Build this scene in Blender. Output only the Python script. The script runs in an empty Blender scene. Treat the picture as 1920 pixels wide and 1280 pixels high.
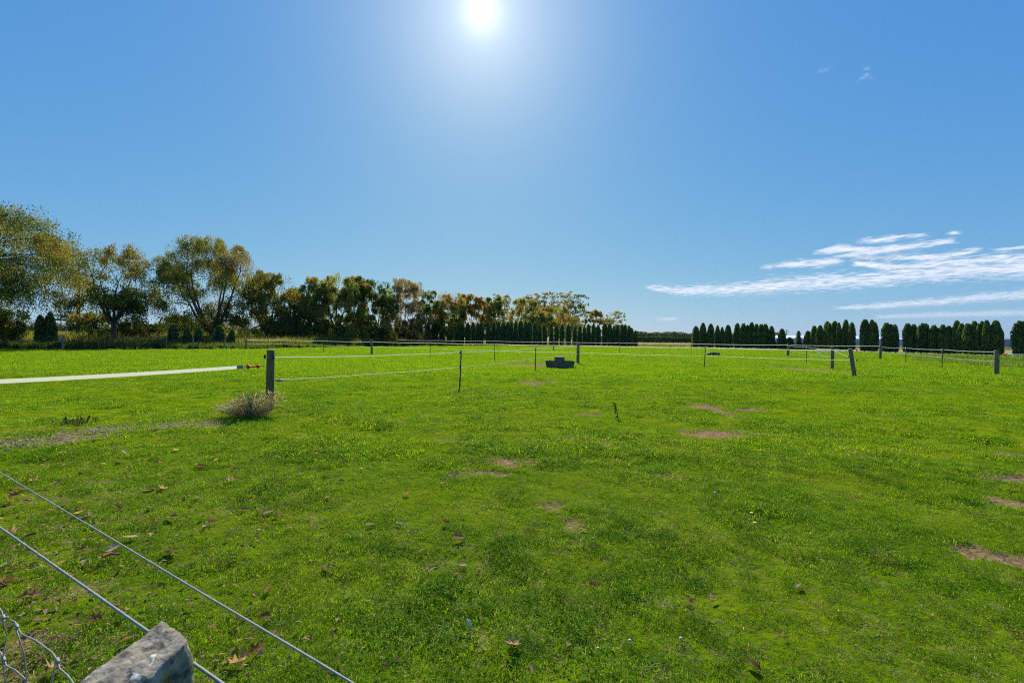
import bpy, math, random
import numpy as np
from mathutils import Vector, Matrix, Euler

R = math.radians
rng = np.random.default_rng(7)
random.seed(7)
scene = bpy.context.scene
col = scene.collection

# ------------------------------------------------------------------ camera
FPX, CX, CY, EYE = 853.0, 960.0, 640.0, 1.5
cam_d = bpy.data.cameras.new('camera')
cam_d.sensor_width = 36.0
cam_d.lens = 36.0 * FPX / 1920.0
cam_d.clip_start = 0.05
cam_d.clip_end = 90000.0
cam_d.dof.use_dof = True
cam_d.dof.focus_distance = 7.0
cam_d.dof.aperture_fstop = 9.0
cam = bpy.data.objects.new('camera', cam_d)
col.objects.link(cam)
CM = Matrix.Rotation(R(90 - 0.27), 3, 'X') @ Matrix.Rotation(R(0.54), 3, 'Z')
cam.matrix_world = Matrix.Translation((0, 0, EYE)) @ CM.to_4x4()
scene.camera = cam

def ray(px, py):
    return (CM @ Vector(((px - CX) / FPX, -(py - CY) / FPX, -1.0))).normalized()
def hit(px, py, z=0.0):                      # where the sight line meets a level plane
    d = ray(px, py); t = (z - EYE) / d.z
    return Vector((0, 0, EYE)) + d * t
def hor(px):
    return 636.0 + 0.0095 * (px - 960)
def at(px, Y, z=0.0):                        # point standing on the ground at forward distance Y
    return Vector(((px - CX) / FPX * Y, Y, z))
def topz(px, py, Y):                         # height seen at py over a spot Y metres ahead
    return EYE + (hor(px) - py) / FPX * Y

# ------------------------------------------------------------------ light
sun_dir = ray(903, 20)
elev = math.asin(sun_dir.z)
azim = math.atan2(sun_dir.x, sun_dir.y)      # from +Y towards +X
sun_d = bpy.data.lights.new('sun', 'SUN')
sun_d.energy = 4.6
sun_d.angle = R(0.5)
sun_d.color = (1.0, 0.95, 0.86)
sun = bpy.data.objects.new('sun', sun_d)
sun.rotation_euler = sun_dir.to_track_quat('Z', 'Y').to_euler()
sun.location = (0, 0, 60)
col.objects.link(sun)

world = bpy.data.worlds.new('World'); scene.world = world
world.use_nodes = True
nt = world.node_tree; nt.nodes.clear()
N = nt.nodes.new; L = nt.links.new
out = N('ShaderNodeOutputWorld'); bg = N('ShaderNodeBackground')
sky = N('ShaderNodeTexSky'); sky.sky_type = 'NISHITA'; sky.sun_disc = False
sky.sun_elevation = elev; sky.sun_rotation = azim
sky.altitude = 0; sky.air_density = 1.0; sky.dust_density = 0.35; sky.ozone_density = 2.2
EXPOSURE = 0.6
SKY_STRENGTH = 0.1 / 2 ** EXPOSURE          # exposure raised, sky kept at the photograph's brightness
# response of the film to the clear sky, one curve per channel
pre = N('ShaderNodeVectorMath'); pre.operation = 'SCALE'; pre.inputs['Scale'].default_value = 0.1
sep = N('ShaderNodeSeparateColor'); cmb = N('ShaderNodeCombineColor')
L(sky.outputs[0], pre.inputs[0]); L(pre.outputs[0], sep.inputs[0])
for ch, (g_, k_) in enumerate(((0.90, 4.05), (0.54, 5.85), (0.12, 7.5))):
    p_ = N('ShaderNodeMath'); p_.operation = 'POWER'; p_.inputs[1].default_value = g_; L(sep.outputs[ch], p_.inputs[0])
    q_ = N('ShaderNodeMath'); q_.operation = 'MULTIPLY'; q_.inputs[1].default_value = k_; L(p_.outputs[0], q_.inputs[0]); L(q_.outputs[0], cmb.inputs[ch])
geo = N('ShaderNodeTexCoord')
nrm = N('ShaderNodeVectorMath'); nrm.operation = 'NORMALIZE'
dot = N('ShaderNodeVectorMath'); dot.operation = 'DOT_PRODUCT'
dot.inputs[1].default_value = sun_dir
L(geo.outputs['Generated'], nrm.inputs[0]); L(nrm.outputs[0], dot.inputs[0])
ac = N('ShaderNodeMath'); ac.operation = 'ARCCOSINE'; L(dot.outputs['Value'], ac.inputs[0])
def expo(width, amp, power=1.0):
    d = N('ShaderNodeMath'); d.operation = 'DIVIDE'; d.inputs[1].default_value = R(width); L(ac.outputs[0], d.inputs[0])
    p = N('ShaderNodeMath'); p.operation = 'POWER'; p.inputs[1].default_value = power; L(d.outputs[0], p.inputs[0])
    m = N('ShaderNodeMath'); m.operation = 'MULTIPLY'; m.inputs[1].default_value = -1; L(p.outputs[0], m.inputs[0])
    e = N('ShaderNodeMath'); e.operation = 'EXPONENT'; L(m.outputs[0], e.inputs[0])
    a = N('ShaderNodeMath'); a.operation = 'MULTIPLY'; a.inputs[1].default_value = amp; L(e.outputs[0], a.inputs[0])
    return a
mid = expo(6.0, 5.0, 1.1); core = expo(1.3, 7.0, 1.2)
def tinted(v, c):
    m = N('ShaderNodeMixRGB'); m.blend_type = 'MULTIPLY'; m.inputs[0].default_value = 1
    L(v.outputs[0], m.inputs[1]); m.inputs[2].default_value = c
    return m
def add(a, b):
    m = N('ShaderNodeMixRGB'); m.blend_type = 'ADD'; m.inputs[0].default_value = 1
    L(a.outputs[0], m.inputs[1]); L(b.outputs[0], m.inputs[2]); return m
tot = add(add(cmb, tinted(mid, (1, .93, .85, 1))), tinted(core, (1, .98, .94, 1)))
L(tot.outputs[0], bg.inputs['Color']); bg.inputs['Strength'].default_value = SKY_STRENGTH
L(bg.outputs[0], out.inputs['Surface'])

vs = scene.view_settings
vs.view_transform = 'Standard'; vs.look = 'None'; vs.gamma = 1.0; vs.exposure = EXPOSURE
vs.use_curve_mapping = False
cy = scene.cycles
cy.max_bounces = 6; cy.diffuse_bounces = 3; cy.glossy_bounces = 2; cy.transmission_bounces = 3
cy.transparent_max_bounces = 12; cy.volume_bounces = 0
cy.use_adaptive_sampling = True; cy.adaptive_threshold = 0.01
cy.use_denoising = False
cy.filter_width = 1.1
cy.sample_clamp_indirect = 6.0

# ------------------------------------------------------------------ helpers
def vnoise(x, y, seed=0):
    xi = np.floor(x).astype(np.int64); yi = np.floor(y).astype(np.int64)
    fx = x - xi; fy = y - yi
    fx = fx * fx * (3 - 2 * fx); fy = fy * fy * (3 - 2 * fy)
    def h(a, b):
        n = (a * 374761393 + b * 668265263 + seed * 974711) & 0x7fffffff
        n = ((n ^ (n >> 13)) * 1274126177) & 0x7fffffff
        return ((n ^ (n >> 16)) & 0xffff) / 65535.0
    return (h(xi, yi) * (1 - fx) + h(xi + 1, yi) * fx) * (1 - fy) + (h(xi, yi + 1) * (1 - fx) + h(xi + 1, yi + 1) * fx) * fy
def fbm(x, y, seed=0, oct=3):
    s = 0; a = 0.5; t = 0
    for i in range(oct):
        s = s + a * vnoise(x * 2 ** i, y * 2 ** i, seed + i); t += a; a *= 0.5
    return s / t

def mesh_np(name, verts, faces, mat=None, attrs=None, smooth=False):
    """faces: (F,k) int array, all the same size; attrs {name:(type,array)} on points"""
    me = bpy.data.meshes.new(name)
    verts = np.asarray(verts, np.float32).reshape(-1, 3); faces = np.asarray(faces, np.int32)
    me.vertices.add(len(verts)); me.vertices.foreach_set('co', verts.ravel())
    if len(faces):
        k = faces.shape[1]
        me.loops.add(faces.size); me.loops.foreach_set('vertex_index', faces.ravel())
        me.polygons.add(len(faces))
        me.polygons.foreach_set('loop_start', np.arange(0, faces.size, k, dtype=np.int32))
        try: me.polygons.foreach_set('loop_total', np.full(len(faces), k, dtype=np.int32))
        except Exception: pass
        me.polygons.foreach_set('use_smooth', np.full(len(faces), smooth, dtype=bool))
    for n, (ty, arr) in (attrs or {}).items():
        a = me.attributes.new(n, ty, 'POINT'); arr = np.asarray(arr)
        if ty == 'FLOAT_VECTOR': a.data.foreach_set('vector', arr.astype(np.float32).ravel())
        elif ty == 'FLOAT_COLOR': a.data.foreach_set('color', arr.astype(np.float32).ravel())
        elif ty == 'INT': a.data.foreach_set('value', arr.astype(np.int32))
        else: a.data.foreach_set('value', arr.astype(np.float32))
    me.update(calc_edges=True)
    if mat: me.materials.append(mat)
    return me

class MB:
    """collects simple solids into one mesh"""
    def __init__(s): s.v = []; s.f = []
    def grid(s, rings, close=True, cap=True):
        b = len(s.v); n = len(rings[0])
        for r in rings: s.v.extend([tuple(p) for p in r])
        for i in range(len(rings) - 1):
            for j in range(n if close else n - 1):
                k = (j + 1) % n
                s.f.append((b + i * n + j, b + i * n + k, b + (i + 1) * n + k, b + (i + 1) * n + j))
        if cap and close:
            s.f.append(tuple(b + j for j in reversed(range(n))))
            s.f.append(tuple(b + (len(rings) - 1) * n + j for j in range(n)))
    def tube(s, pts, radii, sides=8, flat=None):
        pts = [Vector(p) for p in pts]
        if not hasattr(radii, '__len__'): radii = [radii] * len(pts)
        rings = []; up = None
        for i, p in enumerate(pts):
            t = (pts[min(i + 1, len(pts) - 1)] - pts[max(i - 1, 0)]).normalized()
            if up is None: up = Vector((0, 0, 1)) if abs(t.z) < .9 else Vector((1, 0, 0))
            a = t.cross(up)
            if a.length < 1e-4: a = t.cross(Vector((0, 1, 0)))
            a.normalize(); b = a.cross(t).normalized(); up = b
            rings.append([p + (a * math.cos(2 * math.pi * j / sides) + b * math.sin(2 * math.pi * j / sides)) * radii[i] for j in range(sides)])
        s.grid(rings)
    def box(s, c, size, rz=0, taper=1.0):
        c = Vector(c); hx, hy, hz = [q / 2 for q in size]; M = Matrix.Rotation(rz, 3, 'Z')
        lo = [c + M @ Vector((x * hx * taper, y * hy * taper, -hz)) for x, y in ((-1, -1), (1, -1), (1, 1), (-1, 1))]
        hi = [c + M @ Vector((x * hx, y * hy, hz)) for x, y in ((-1, -1), (1, -1), (1, 1), (-1, 1))]
        s.grid([lo, hi])
    def ribbon(s, pts, w, th=0.003):
        """upright band, w tall"""
        rings = []
        pts = [Vector(p) for p in pts]
        for i, p in enumerate(pts):
            t = (pts[min(i + 1, len(pts) - 1)] - pts[max(i - 1, 0)]); t.z = 0
            n = Vector((t.y, -t.x, 0)).normalized() * th / 2
            rings.append([p - n + Vector((0, 0, -w / 2)), p + n + Vector((0, 0, -w / 2)), p + n + Vector((0, 0, w / 2)), p - n + Vector((0, 0, w / 2))])
        s.grid(rings)
    def mesh(s, name, mat, smooth=False):
        me = bpy.data.meshes.new(name); me.from_pydata(s.v, [], s.f); me.update()
        if mat: me.materials.append(mat)
        if smooth:
            me.polygons.foreach_set('use_smooth', [True] * len(me.polygons))
        return me

def link(name, me, parent=None, loc=(0, 0, 0)):
    o = bpy.data.objects.new(name, me); col.objects.link(o); o.location = loc
    if parent: o.parent = parent
    return o
def tag(o, label=None, cat=None, group=None, kind=None):
    if label: o['label'] = label
    if cat: o['category'] = cat
    if group: o['group'] = group
    if kind: o['kind'] = kind
    return o
def root(name, loc, label, cat, group=None, rz=0):
    o = bpy.data.objects.new(name, None); col.objects.link(o); o.location = loc; o.rotation_euler = (0, 0, rz)
    o.empty_display_size = 0.1
    return tag(o, label, cat, group)

# ------------------------------------------------------------------ materials
def new_mat(name):
    m = bpy.data.materials.new(name); m.use_nodes = True
    t = m.node_tree; t.nodes.clear()
    o = t.nodes.new('ShaderNodeOutputMaterial')
    return m, t, t.nodes.new, t.links.new, o
def ramp(n, stops):
    r = n('ShaderNodeValToRGB'); e = r.color_ramp.elements
    while len(e) < len(stops): e.new(0.5)
    for i, (p, c) in enumerate(stops): e[i].position = p; e[i].color = (*c, 1)
    return r
def simple(name, c1, c2=None, scale=8, rough=0.7, bump=0.0, metal=0.0, detail=4, stretch=None, bscale=None, dist=0.02):
    m, t, n, l, o = new_mat(name)
    b = n('ShaderNodeBsdfPrincipled'); b.inputs['Roughness'].default_value = rough; b.inputs['Metallic'].default_value = metal
    tc = n('ShaderNodeTexCoord'); mp = n('ShaderNodeMapping'); l(tc.outputs['Object'], mp.inputs[0])
    if stretch: mp.inputs['Scale'].default_value = stretch
    nz = n('ShaderNodeTexNoise'); nz.inputs['Scale'].default_value = scale; nz.inputs['Detail'].default_value = detail
    l(mp.outputs[0], nz.inputs['Vector'])
    r = ramp(n, [(0.35, c1), (0.65, c2 or c1)]); l(nz.outputs[0], r.inputs[0]); l(r.outputs[0], b.inputs['Base Color'])
    if bump:
        bp = n('ShaderNodeBump'); bp.inputs['Strength'].default_value = bump; bp.inputs['Distance'].default_value = dist
        n2 = n('ShaderNodeTexNoise'); n2.inputs['Scale'].default_value = bscale or scale * 2; n2.inputs['Detail'].default_value = 5
        l(mp.outputs[0], n2.inputs['Vector']); l(n2.outputs[0], bp.inputs['Height']); l(bp.outputs[0], b.inputs['Normal'])
    l(b.outputs[0], o.inputs[0])
    return m

M_wood = simple('weathered_wood', (.11, .10, .045), (.24, .205, .11), 6, .85, .6, stretch=(6, 6, .6), dist=.01)
M_wood_pale = simple('pale_wood', (.17, .17, .14), (.30, .29, .25), 6, .85, .5, stretch=(6, 6, .6), dist=.01)
M_standard = simple('black_plastic', (.018, .02, .022), (.03, .03, .03), 5, .5)
def woven(q_c=(.80, .78, .68, 1), fac=.72):
    m, t, n, l, o = new_mat('white_tape'); d = n('ShaderNodeBsdfDiffuse'); d.inputs[0].default_value = (.85, .84, .78, 1); q = n('ShaderNodeBsdfTranslucent'); q.inputs[0].default_value = q_c
    x = n('ShaderNodeMixShader'); x.inputs[0].default_value = fac; l(d.outputs[0], x.inputs[1]); l(q.outputs[0], x.inputs[2]); l(x.outputs[0], o.inputs[0]); return m
M_tape = woven()
M_gtape = woven((.90, .87, .76, 1), .80)
M_red = simple('red_plastic', (.75, .012, .008), (.8, .015, .01), 10, .6)
M_steel = simple('galvanised_steel', (.19, .185, .17), (.29, .28, .26), 60, .6, metal=.0)
M_rust = simple('dull_wire', (.16, .15, .14), (.24, .22, .2), 30, .6, metal=.3)
M_conc = simple('trough_concrete', (.085, .072, .045), (.18, .155, .105), 5, .9, .5)
M_tub = simple('dark_tub_plastic', (.012, .035, .035), (.02, .05, .045), 4, .45)
M_water = simple('trough_water', (.02, .03, .03), (.02, .03, .03), 4, .05)
M_bark = simple('bark', (.05, .045, .035), (.12, .105, .085), 5, .95, .6, stretch=(3, 3, .8))
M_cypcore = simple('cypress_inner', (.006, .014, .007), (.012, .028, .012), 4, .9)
M_pole = simple('pole_wood', (.10, .08, .055), (.17, .14, .10), 3, .9, stretch=(5, 5, .4))
M_orange = simple('orange_plastic', (.75, .17, .03), (.8, .22, .04), 5, .5)
M_white = simple('white_paint', (.72, .72, .7), (.8, .8, .78), 5, .5)
M_blue = simple('blue_cladding', (.24, .42, .60), (.28, .46, .64), 3, .5)
M_greyclad = simple('grey_cladding', (.22, .25, .33), (.25, .28, .36), 3, .5)
M_roof = simple('white_roof', (.74, .76, .78), (.8, .82, .84), 2, .5)

def post_concrete():
    m, t, n, l, o = new_mat('lichen_concrete')
    b = n('ShaderNodeBsdfPrincipled'); b.inputs['Roughness'].default_value = .95
    tc = n('ShaderNodeTexCoord')
    n1 = n('ShaderNodeTexNoise'); n1.inputs['Scale'].default_value = 45; n1.inputs['Detail'].default_value = 8; n1.inputs['Roughness'].default_value = .7
    r1 = ramp(n, [(.34, (.035, .03, .02)), (.47, (.17, .15, .10)), (.66, (.36, .32, .24))])
    n2 = n('ShaderNodeTexNoise'); n2.inputs['Scale'].default_value = 24; n2.inputs['Detail'].default_value = 5; n2.inputs['Distortion'].default_value = .6
    r2 = ramp(n, [(.62, (0, 0, 0)), (.66, (1, 1, 1))])
    n3 = n('ShaderNodeTexVoronoi'); n3.inputs['Scale'].default_value = 38
    r3 = ramp(n, [(.05, (1, 1, 1)), (.16, (0, 0, 0))])
    mx = n('ShaderNodeMixRGB'); mx.inputs[2].default_value = (.52, .50, .44, 1)
    mx2 = n('ShaderNodeMixRGB'); mx2.inputs[2].default_value = (.035, .03, .025, 1)
    f2 = n('ShaderNodeMath'); f2.operation = 'MULTIPLY'; f2.inputs[1].default_value = .7
    for q in (n1, n2, n3): l(tc.outputs['Object'], q.inputs['Vector'])
    l(n1.outputs[0], r1.inputs[0]); l(n2.outputs[0], r2.inputs[0]); l(n3.outputs['Distance'], r3.inputs[0])
    l(r2.outputs[0], mx.inputs[0]); l(r1.outputs[0], mx.inputs[1])
    l(r3.outputs[0], f2.inputs[0]); l(f2.outputs[0], mx2.inputs[0]); l(mx.outputs[0], mx2.inputs[1]); l(mx2.outputs[0], b.inputs['Base Color'])
    bp = n('ShaderNodeBump'); bp.inputs['Strength'].default_value = 1; bp.inputs['Distance'].default_value = .006
    n4 = n('ShaderNodeTexNoise'); n4.inputs['Scale'].default_value = 70; n4.inputs['Detail'].default_value = 8
    l(tc.outputs['Object'], n4.inputs['Vector']); l(n4.outputs[0], bp.inputs['Height']); l(bp.outputs[0], b.inputs['Normal'])
    l(b.outputs[0], o.inputs[0])
    return m
M_postc = post_concrete()

def leafy(name, trans=0.45, gloss=0.04, attr='col', boost=1.0, tcol=(1.15, 1.05, .6)):
    """leaves: colour from a vertex attribute, light passes through"""
    m, t, n, l, o = new_mat(name)
    a = n('ShaderNodeAttribute'); a.attribute_name = attr
    df = n('ShaderNodeBsdfDiffuse'); tr = n('ShaderNodeBsdfTranslucent')
    mc = n('ShaderNodeMixRGB'); mc.blend_type = 'MULTIPLY'; mc.inputs[0].default_value = 1; mc.inputs[2].default_value = (*tcol, 1)
    l(a.outputs['Color'], df.inputs[0]); l(a.outputs['Color'], mc.inputs[1]); l(mc.outputs[0], tr.inputs[0])
    mx = n('ShaderNodeMixShader'); mx.inputs[0].default_value = trans; l(df.outputs[0], mx.inputs[1]); l(tr.outputs[0], mx.inputs[2])
    g = n('ShaderNodeBsdfGlossy'); g.inputs['Roughness'].default_value = .45; g.inputs[0].default_value = (.8, .8, .8, 1)
    m2 = n('ShaderNodeMixShader'); m2.inputs[0].default_value = gloss; l(mx.outputs[0], m2.inputs[1]); l(g.outputs[0], m2.inputs[2])
    l(m2.outputs[0], o.inputs[0])
    return m
M_leaf = leafy('tree_leaves', .55, .02)
M_cyp = leafy('cypress_foliage', .4, .02)
M_far = leafy('far_foliage', .35, .0)
M_dryleaf = leafy('dry_leaf', .45, .0)
M_weed = leafy('weed_leaves', .5, .01)

def grass_mat(name, g_lo, g_hi, yel, straw):
    m, t, n, l, o = new_mat(name)
    a = n('ShaderNodeAttribute'); a.attribute_name = 'kind'       # r: 0 green .. 1 straw, g: along the blade
    sp = n('ShaderNodeSeparateColor'); l(a.outputs['Color'], sp.inputs[0])
    ge = n('ShaderNodeNewGeometry'); oi = n('ShaderNodeObjectInfo')
    n1 = n('ShaderNodeTexNoise'); n1.inputs['Scale'].default_value = .9; n1.inputs['Detail'].default_value = 4
    n2 = n('ShaderNodeTexNoise'); n2.inputs['Scale'].default_value = 3.6; n2.inputs['Detail'].default_value = 3
    l(ge.outputs['Position'], n1.inputs['Vector']); l(ge.outputs['Position'], n2.inputs['Vector'])
    r1 = ramp(n, [(.40, (0, 0, 0)), (.62, (1, 1, 1))]); l(n1.outputs[0], r1.inputs[0])
    r2 = ramp(n, [(.40, (0, 0, 0)), (.66, (1, 1, 1))]); l(n2.outputs[0], r2.inputs[0])
    c1 = n('ShaderNodeMixRGB'); c1.inputs[1].default_value = (*g_lo, 1); c1.inputs[2].default_value = (*g_hi, 1); l(sp.outputs[2], c1.inputs[0])
    f = n('ShaderNodeMath'); f.operation = 'MULTIPLY'; l(r1.outputs[0], f.inputs[0]); f.inputs[1].default_value = .35
    c2 = n('ShaderNodeMixRGB'); c2.inputs[2].default_value = (*yel, 1); l(f.outputs[0], c2.inputs[0]); l(c1.outputs[0], c2.inputs[1])
    n4 = n('ShaderNodeTexNoise'); n4.inputs['Scale'].default_value = .28; n4.inputs['Detail'].default_value = 7; n4.inputs['Roughness'].default_value = .72; l(ge.outputs['Position'], n4.inputs['Vector'])
    r4 = ramp(n, [(.47, (0, 0, 0)), (.60, (.7, .7, .7))]); l(n4.outputs[0], r4.inputs[0])
    c6 = n('ShaderNodeMixRGB'); c6.inputs[2].default_value = (g_lo[0] * 1.2, g_lo[1] * 1.02, g_lo[2], 1); l(r4.outputs[0], c6.inputs[0]); l(c2.outputs[0], c6.inputs[1]); c2 = c6
    f2 = n('ShaderNodeMath'); f2.operation = 'MULTIPLY'; l(r2.outputs[0], f2.inputs[0]); f2.inputs[1].default_value = .75
    c3 = n('ShaderNodeMixRGB'); c3.inputs[2].default_value = (g_lo[0] * .75, g_lo[1] * .85, g_lo[2], 1); l(f2.outputs[0], c3.inputs[0]); l(c2.outputs[0], c3.inputs[1])
    n3 = n('ShaderNodeTexNoise'); n3.inputs['Scale'].default_value = 2.2; n3.inputs['Detail'].default_value = 6; n3.inputs['Roughness'].default_value = .7; l(ge.outputs['Position'], n3.inputs['Vector'])
    r3 = ramp(n, [(.56, (0, 0, 0)), (.68, (.6, .6, .6))]); l(n3.outputs[0], r3.inputs[0])
    c5 = n('ShaderNodeMixRGB'); c5.inputs[2].default_value = (.24, .20, .045, 1); l(r3.outputs[0], c5.inputs[0]); l(c3.outputs[0], c5.inputs[1]); c3 = c5
    c4 = n('ShaderNodeMixRGB'); c4.inputs[2].default_value = (*straw, 1); l(sp.outputs[0], c4.inputs[0]); l(c3.outputs[0], c4.inputs[1])
    df = n('ShaderNodeBsdfDiffuse'); tr = n('ShaderNodeBsdfTranslucent'); l(c4.outputs[0], df.inputs[0]); 
    mc = n('ShaderNodeMixRGB'); mc.blend_type = 'MULTIPLY'; mc.inputs[0].default_value = 1; mc.inputs[2].default_value = (1.55, 1.55, .5, 1)
    l(c4.outputs[0], mc.inputs[1]); l(mc.outputs[0], tr.inputs[0])
    mx = n('ShaderNodeMixShader'); mx.inputs[0].default_value = .62; l(df.outputs[0], mx.inputs[1]); l(tr.outputs[0], mx.inputs[2])
    g = n('ShaderNodeBsdfGlossy'); g.inputs['Roughness'].default_value = .5; g.inputs[0].default_value = (.9, .95, 1, 1)
    m2 = n('ShaderNodeMixShader'); m2.inputs[0].default_value = .004; l(mx.outputs[0], m2.inputs[1]); l(g.outputs[0], m2.inputs[2])
    l(m2.outputs[0], o.inputs[0])
    return m
G_LO, G_HI, G_YEL, STRAW = (.08, .205, .001), (.19, .32, .001), (.30, .34, .001), (.56, .47, .20)
M_grass = grass_mat('short_grass', G_LO, G_HI, G_YEL, STRAW)
M_tall = grass_mat('tall_grass', (.07, .15, .03), (.15, .26, .05), (.25, .28, .08), (.42, .35, .2))

def ground_mat():
    m, t, n, l, o = new_mat('paddock_ground')
    ge = n('ShaderNodeNewGeometry')
    def attr(k):
        a = n('ShaderNodeAttribute'); a.attribute_name = k; return a.outputs['Fac']
    def noise(s, d=4, rough=.55):
        q = n('ShaderNodeTexNoise'); q.inputs['Scale'].default_value = s; q.inputs['Detail'].default_value = d; q.inputs['Roughness'].default_value = rough
        l(ge.outputs['Position'], q.inputs['Vector']); return q.outputs[0]
    def mix(fac, a, b):
        x = n('ShaderNodeMixRGB')
        if hasattr(fac, 'is_linked'): l(fac, x.inputs[0])
        else: x.inputs[0].default_value = fac
        for i, c in ((1, a), (2, b)):
            if isinstance(c, tuple): x.inputs[i].default_value = (*c, 1)
            else: l(c, x.inputs[i])
        return x.outputs[0]
    def rmp(v, a, b):
        r = ramp(n, [(a, (0, 0, 0)), (b, (1, 1, 1))]); l(v, r.inputs[0]); return r.outputs[0]
    def mul(v, k):
        q = n('ShaderNodeMath'); q.operation = 'MULTIPLY'; l(v, q.inputs[0])
        if isinstance(k, float): q.inputs[1].default_value = k
        else: l(k, q.inputs[1])
        return q.outputs[0]
    green = mix(rmp(noise(.9), .40, .62), (.14, .20, .001), (.20, .25, .001))
    green = mix(mul(rmp(noise(.09, 3), .42, .62), .4), green, (.21, .30, .001))
    green = mix(mul(rmp(noise(3.2, 7, .8), .50, .64), .7), green, (.055, .125, .003))
    green = mix(mul(rmp(noise(1.7, 7, .8), .56, .70), .5), green, (.30, .33, .02))
    green = mix(mul(rmp(noise(11, 3, .6), .58, .68), .6), green, (.05, .11, .003))
    green = mix(mul(rmp(noise(.35, 6, .75), .60, .74), .35), green, (.24, .25, .02))
    thatch = mix(rmp(noise(60, 6, .7), .45, .68), (.028, .032, .008), (.17, .15, .06))
    thatch = mix(rmp(noise(25, 3), .40, .55), thatch, (.08, .16, .004))
    near = attr('near')
    base = mix(near, green, thatch)
    soil = mix(rmp(noise(18, 8, .8), .40, .60), (.11, .06, .028), (.37, .235, .125))
    soil = mix(mul(rmp(noise(140, 3), .55, .7), .5), soil, (.35, .31, .25))
    base = mix(attr('soil'), base, soil)
    dry = mix(rmp(noise(.5, 5), .4, .62), (.27, .215, .12), (.36, .30, .17))
    base = mix(attr('dry'), base, dry)
    b = n('ShaderNodeBsdfPrincipled'); b.inputs['Roughness'].default_value = 1; b.inputs['Specular IOR Level'].default_value = 0
    l(base, b.inputs['Base Color'])
    bp = n('ShaderNodeBump'); bp.inputs['Strength'].default_value = .9; bp.inputs['Distance'].default_value = .035
    l(noise(14, 6, .7), bp.inputs['Height']); l(bp.outputs[0], b.inputs['Normal'])
    l(b.outputs[0], o.inputs[0])
    return m
M_ground = ground_mat()

# ------------------------------------------------------------------ ground
# bare patches given where they lie on the ground: (x, y, half width across, half depth, strength)
def patch(px, py, hw, hh, s=1.0):
    c = hit(px, py); e = hit(px, py + hh); w = hit(px + hw, py)
    return (c.x, c.y, abs(w.x - c.x), abs(c.y - e.y), s)
SOIL = [patch(1505, 692, 34, 7, 1.4), patch(1340, 812, 66, 9, 1.2), patch(1318, 761, 30, 4, 1.1), patch(1352, 770, 16, 4, 1.1), patch(1372, 777, 14, 3, 1.1), patch(1400, 768, 22, 2.2),
        patch(1885, 896, 64, 10), patch(1885, 941, 60, 12), patch(1845, 1040, 40, 12), patch(1905, 1052, 40, 9), patch(1902, 850, 40, 4, .8),
        patch(940, 868, 46, 9, 1.3), patch(903, 883, 34, 6, 1.2), patch(860, 889, 20, 5, 1.0), patch(997, 717, 24, 5, 1.3), patch(1030, 712, 14, 3, 1.1), patch(975, 683, 46, 4, 1.1), patch(1008, 685, 22, 3, 1.0),
        patch(1560, 818, 40, 5, .6), patch(1135, 830, 14, 5, .7), patch(1100, 777, 30, 3, .6), patch(850, 826, 30, 4, .5), patch(1035, 950, 26, 10, .8), patch(1075, 985, 16, 14, .7),
        patch(845, 890, 16, 5, .6), patch(665, 691, 26, 3, .7), patch(700, 697, 24, 2.5, .6), patch(930, 740, 16, 4, .6), patch(1215, 745, 16, 3, .6), patch(1240, 890, 30, 6, .35),
        patch(390, 792, 46, 8, .75), patch(320, 797, 46, 8, .6), patch(240, 800, 46, 9, .5), patch(160, 812, 50, 10, .5), patch(85, 822, 50, 10, .6), patch(20, 832, 50, 12, .8), patch(-40, 842, 50, 14, .9),
        patch(60, 1200, 80, 55, .6), patch(140, 1110, 60, 26, .35), patch(150, 925, 70, 22, .35)]
def soil_at(x, y):
    s = np.zeros_like(x)
    nz = fbm(x * 3.0, y * 3.0, 5, 4); nf = fbm(x * 14, y * 14, 9, 2)
    for cx, cy_, a, b, k in SOIL:
        d = np.sqrt(((x - cx) / a) ** 2 + ((y - cy_) / b) ** 2)
        s = np.maximum(s, k * np.clip((1.2 - d + (nz - .5) * 2.1 + (nf - .5) * 1.5) / .35, 0, 1))
    return np.clip(s, 0, 1)
def relief(x, y):
    r = np.hypot(x, y)
    fade = np.clip(1.6 - r / 60, .15, 1)
    return ((fbm(x * 1.1, y * 1.1, 21, 3) - .5) * .07 + (fbm(x * 3.2, y * 3.2, 31, 3) - .5) * .042) * fade - soil_at(x, y) * .02 * fade
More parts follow.
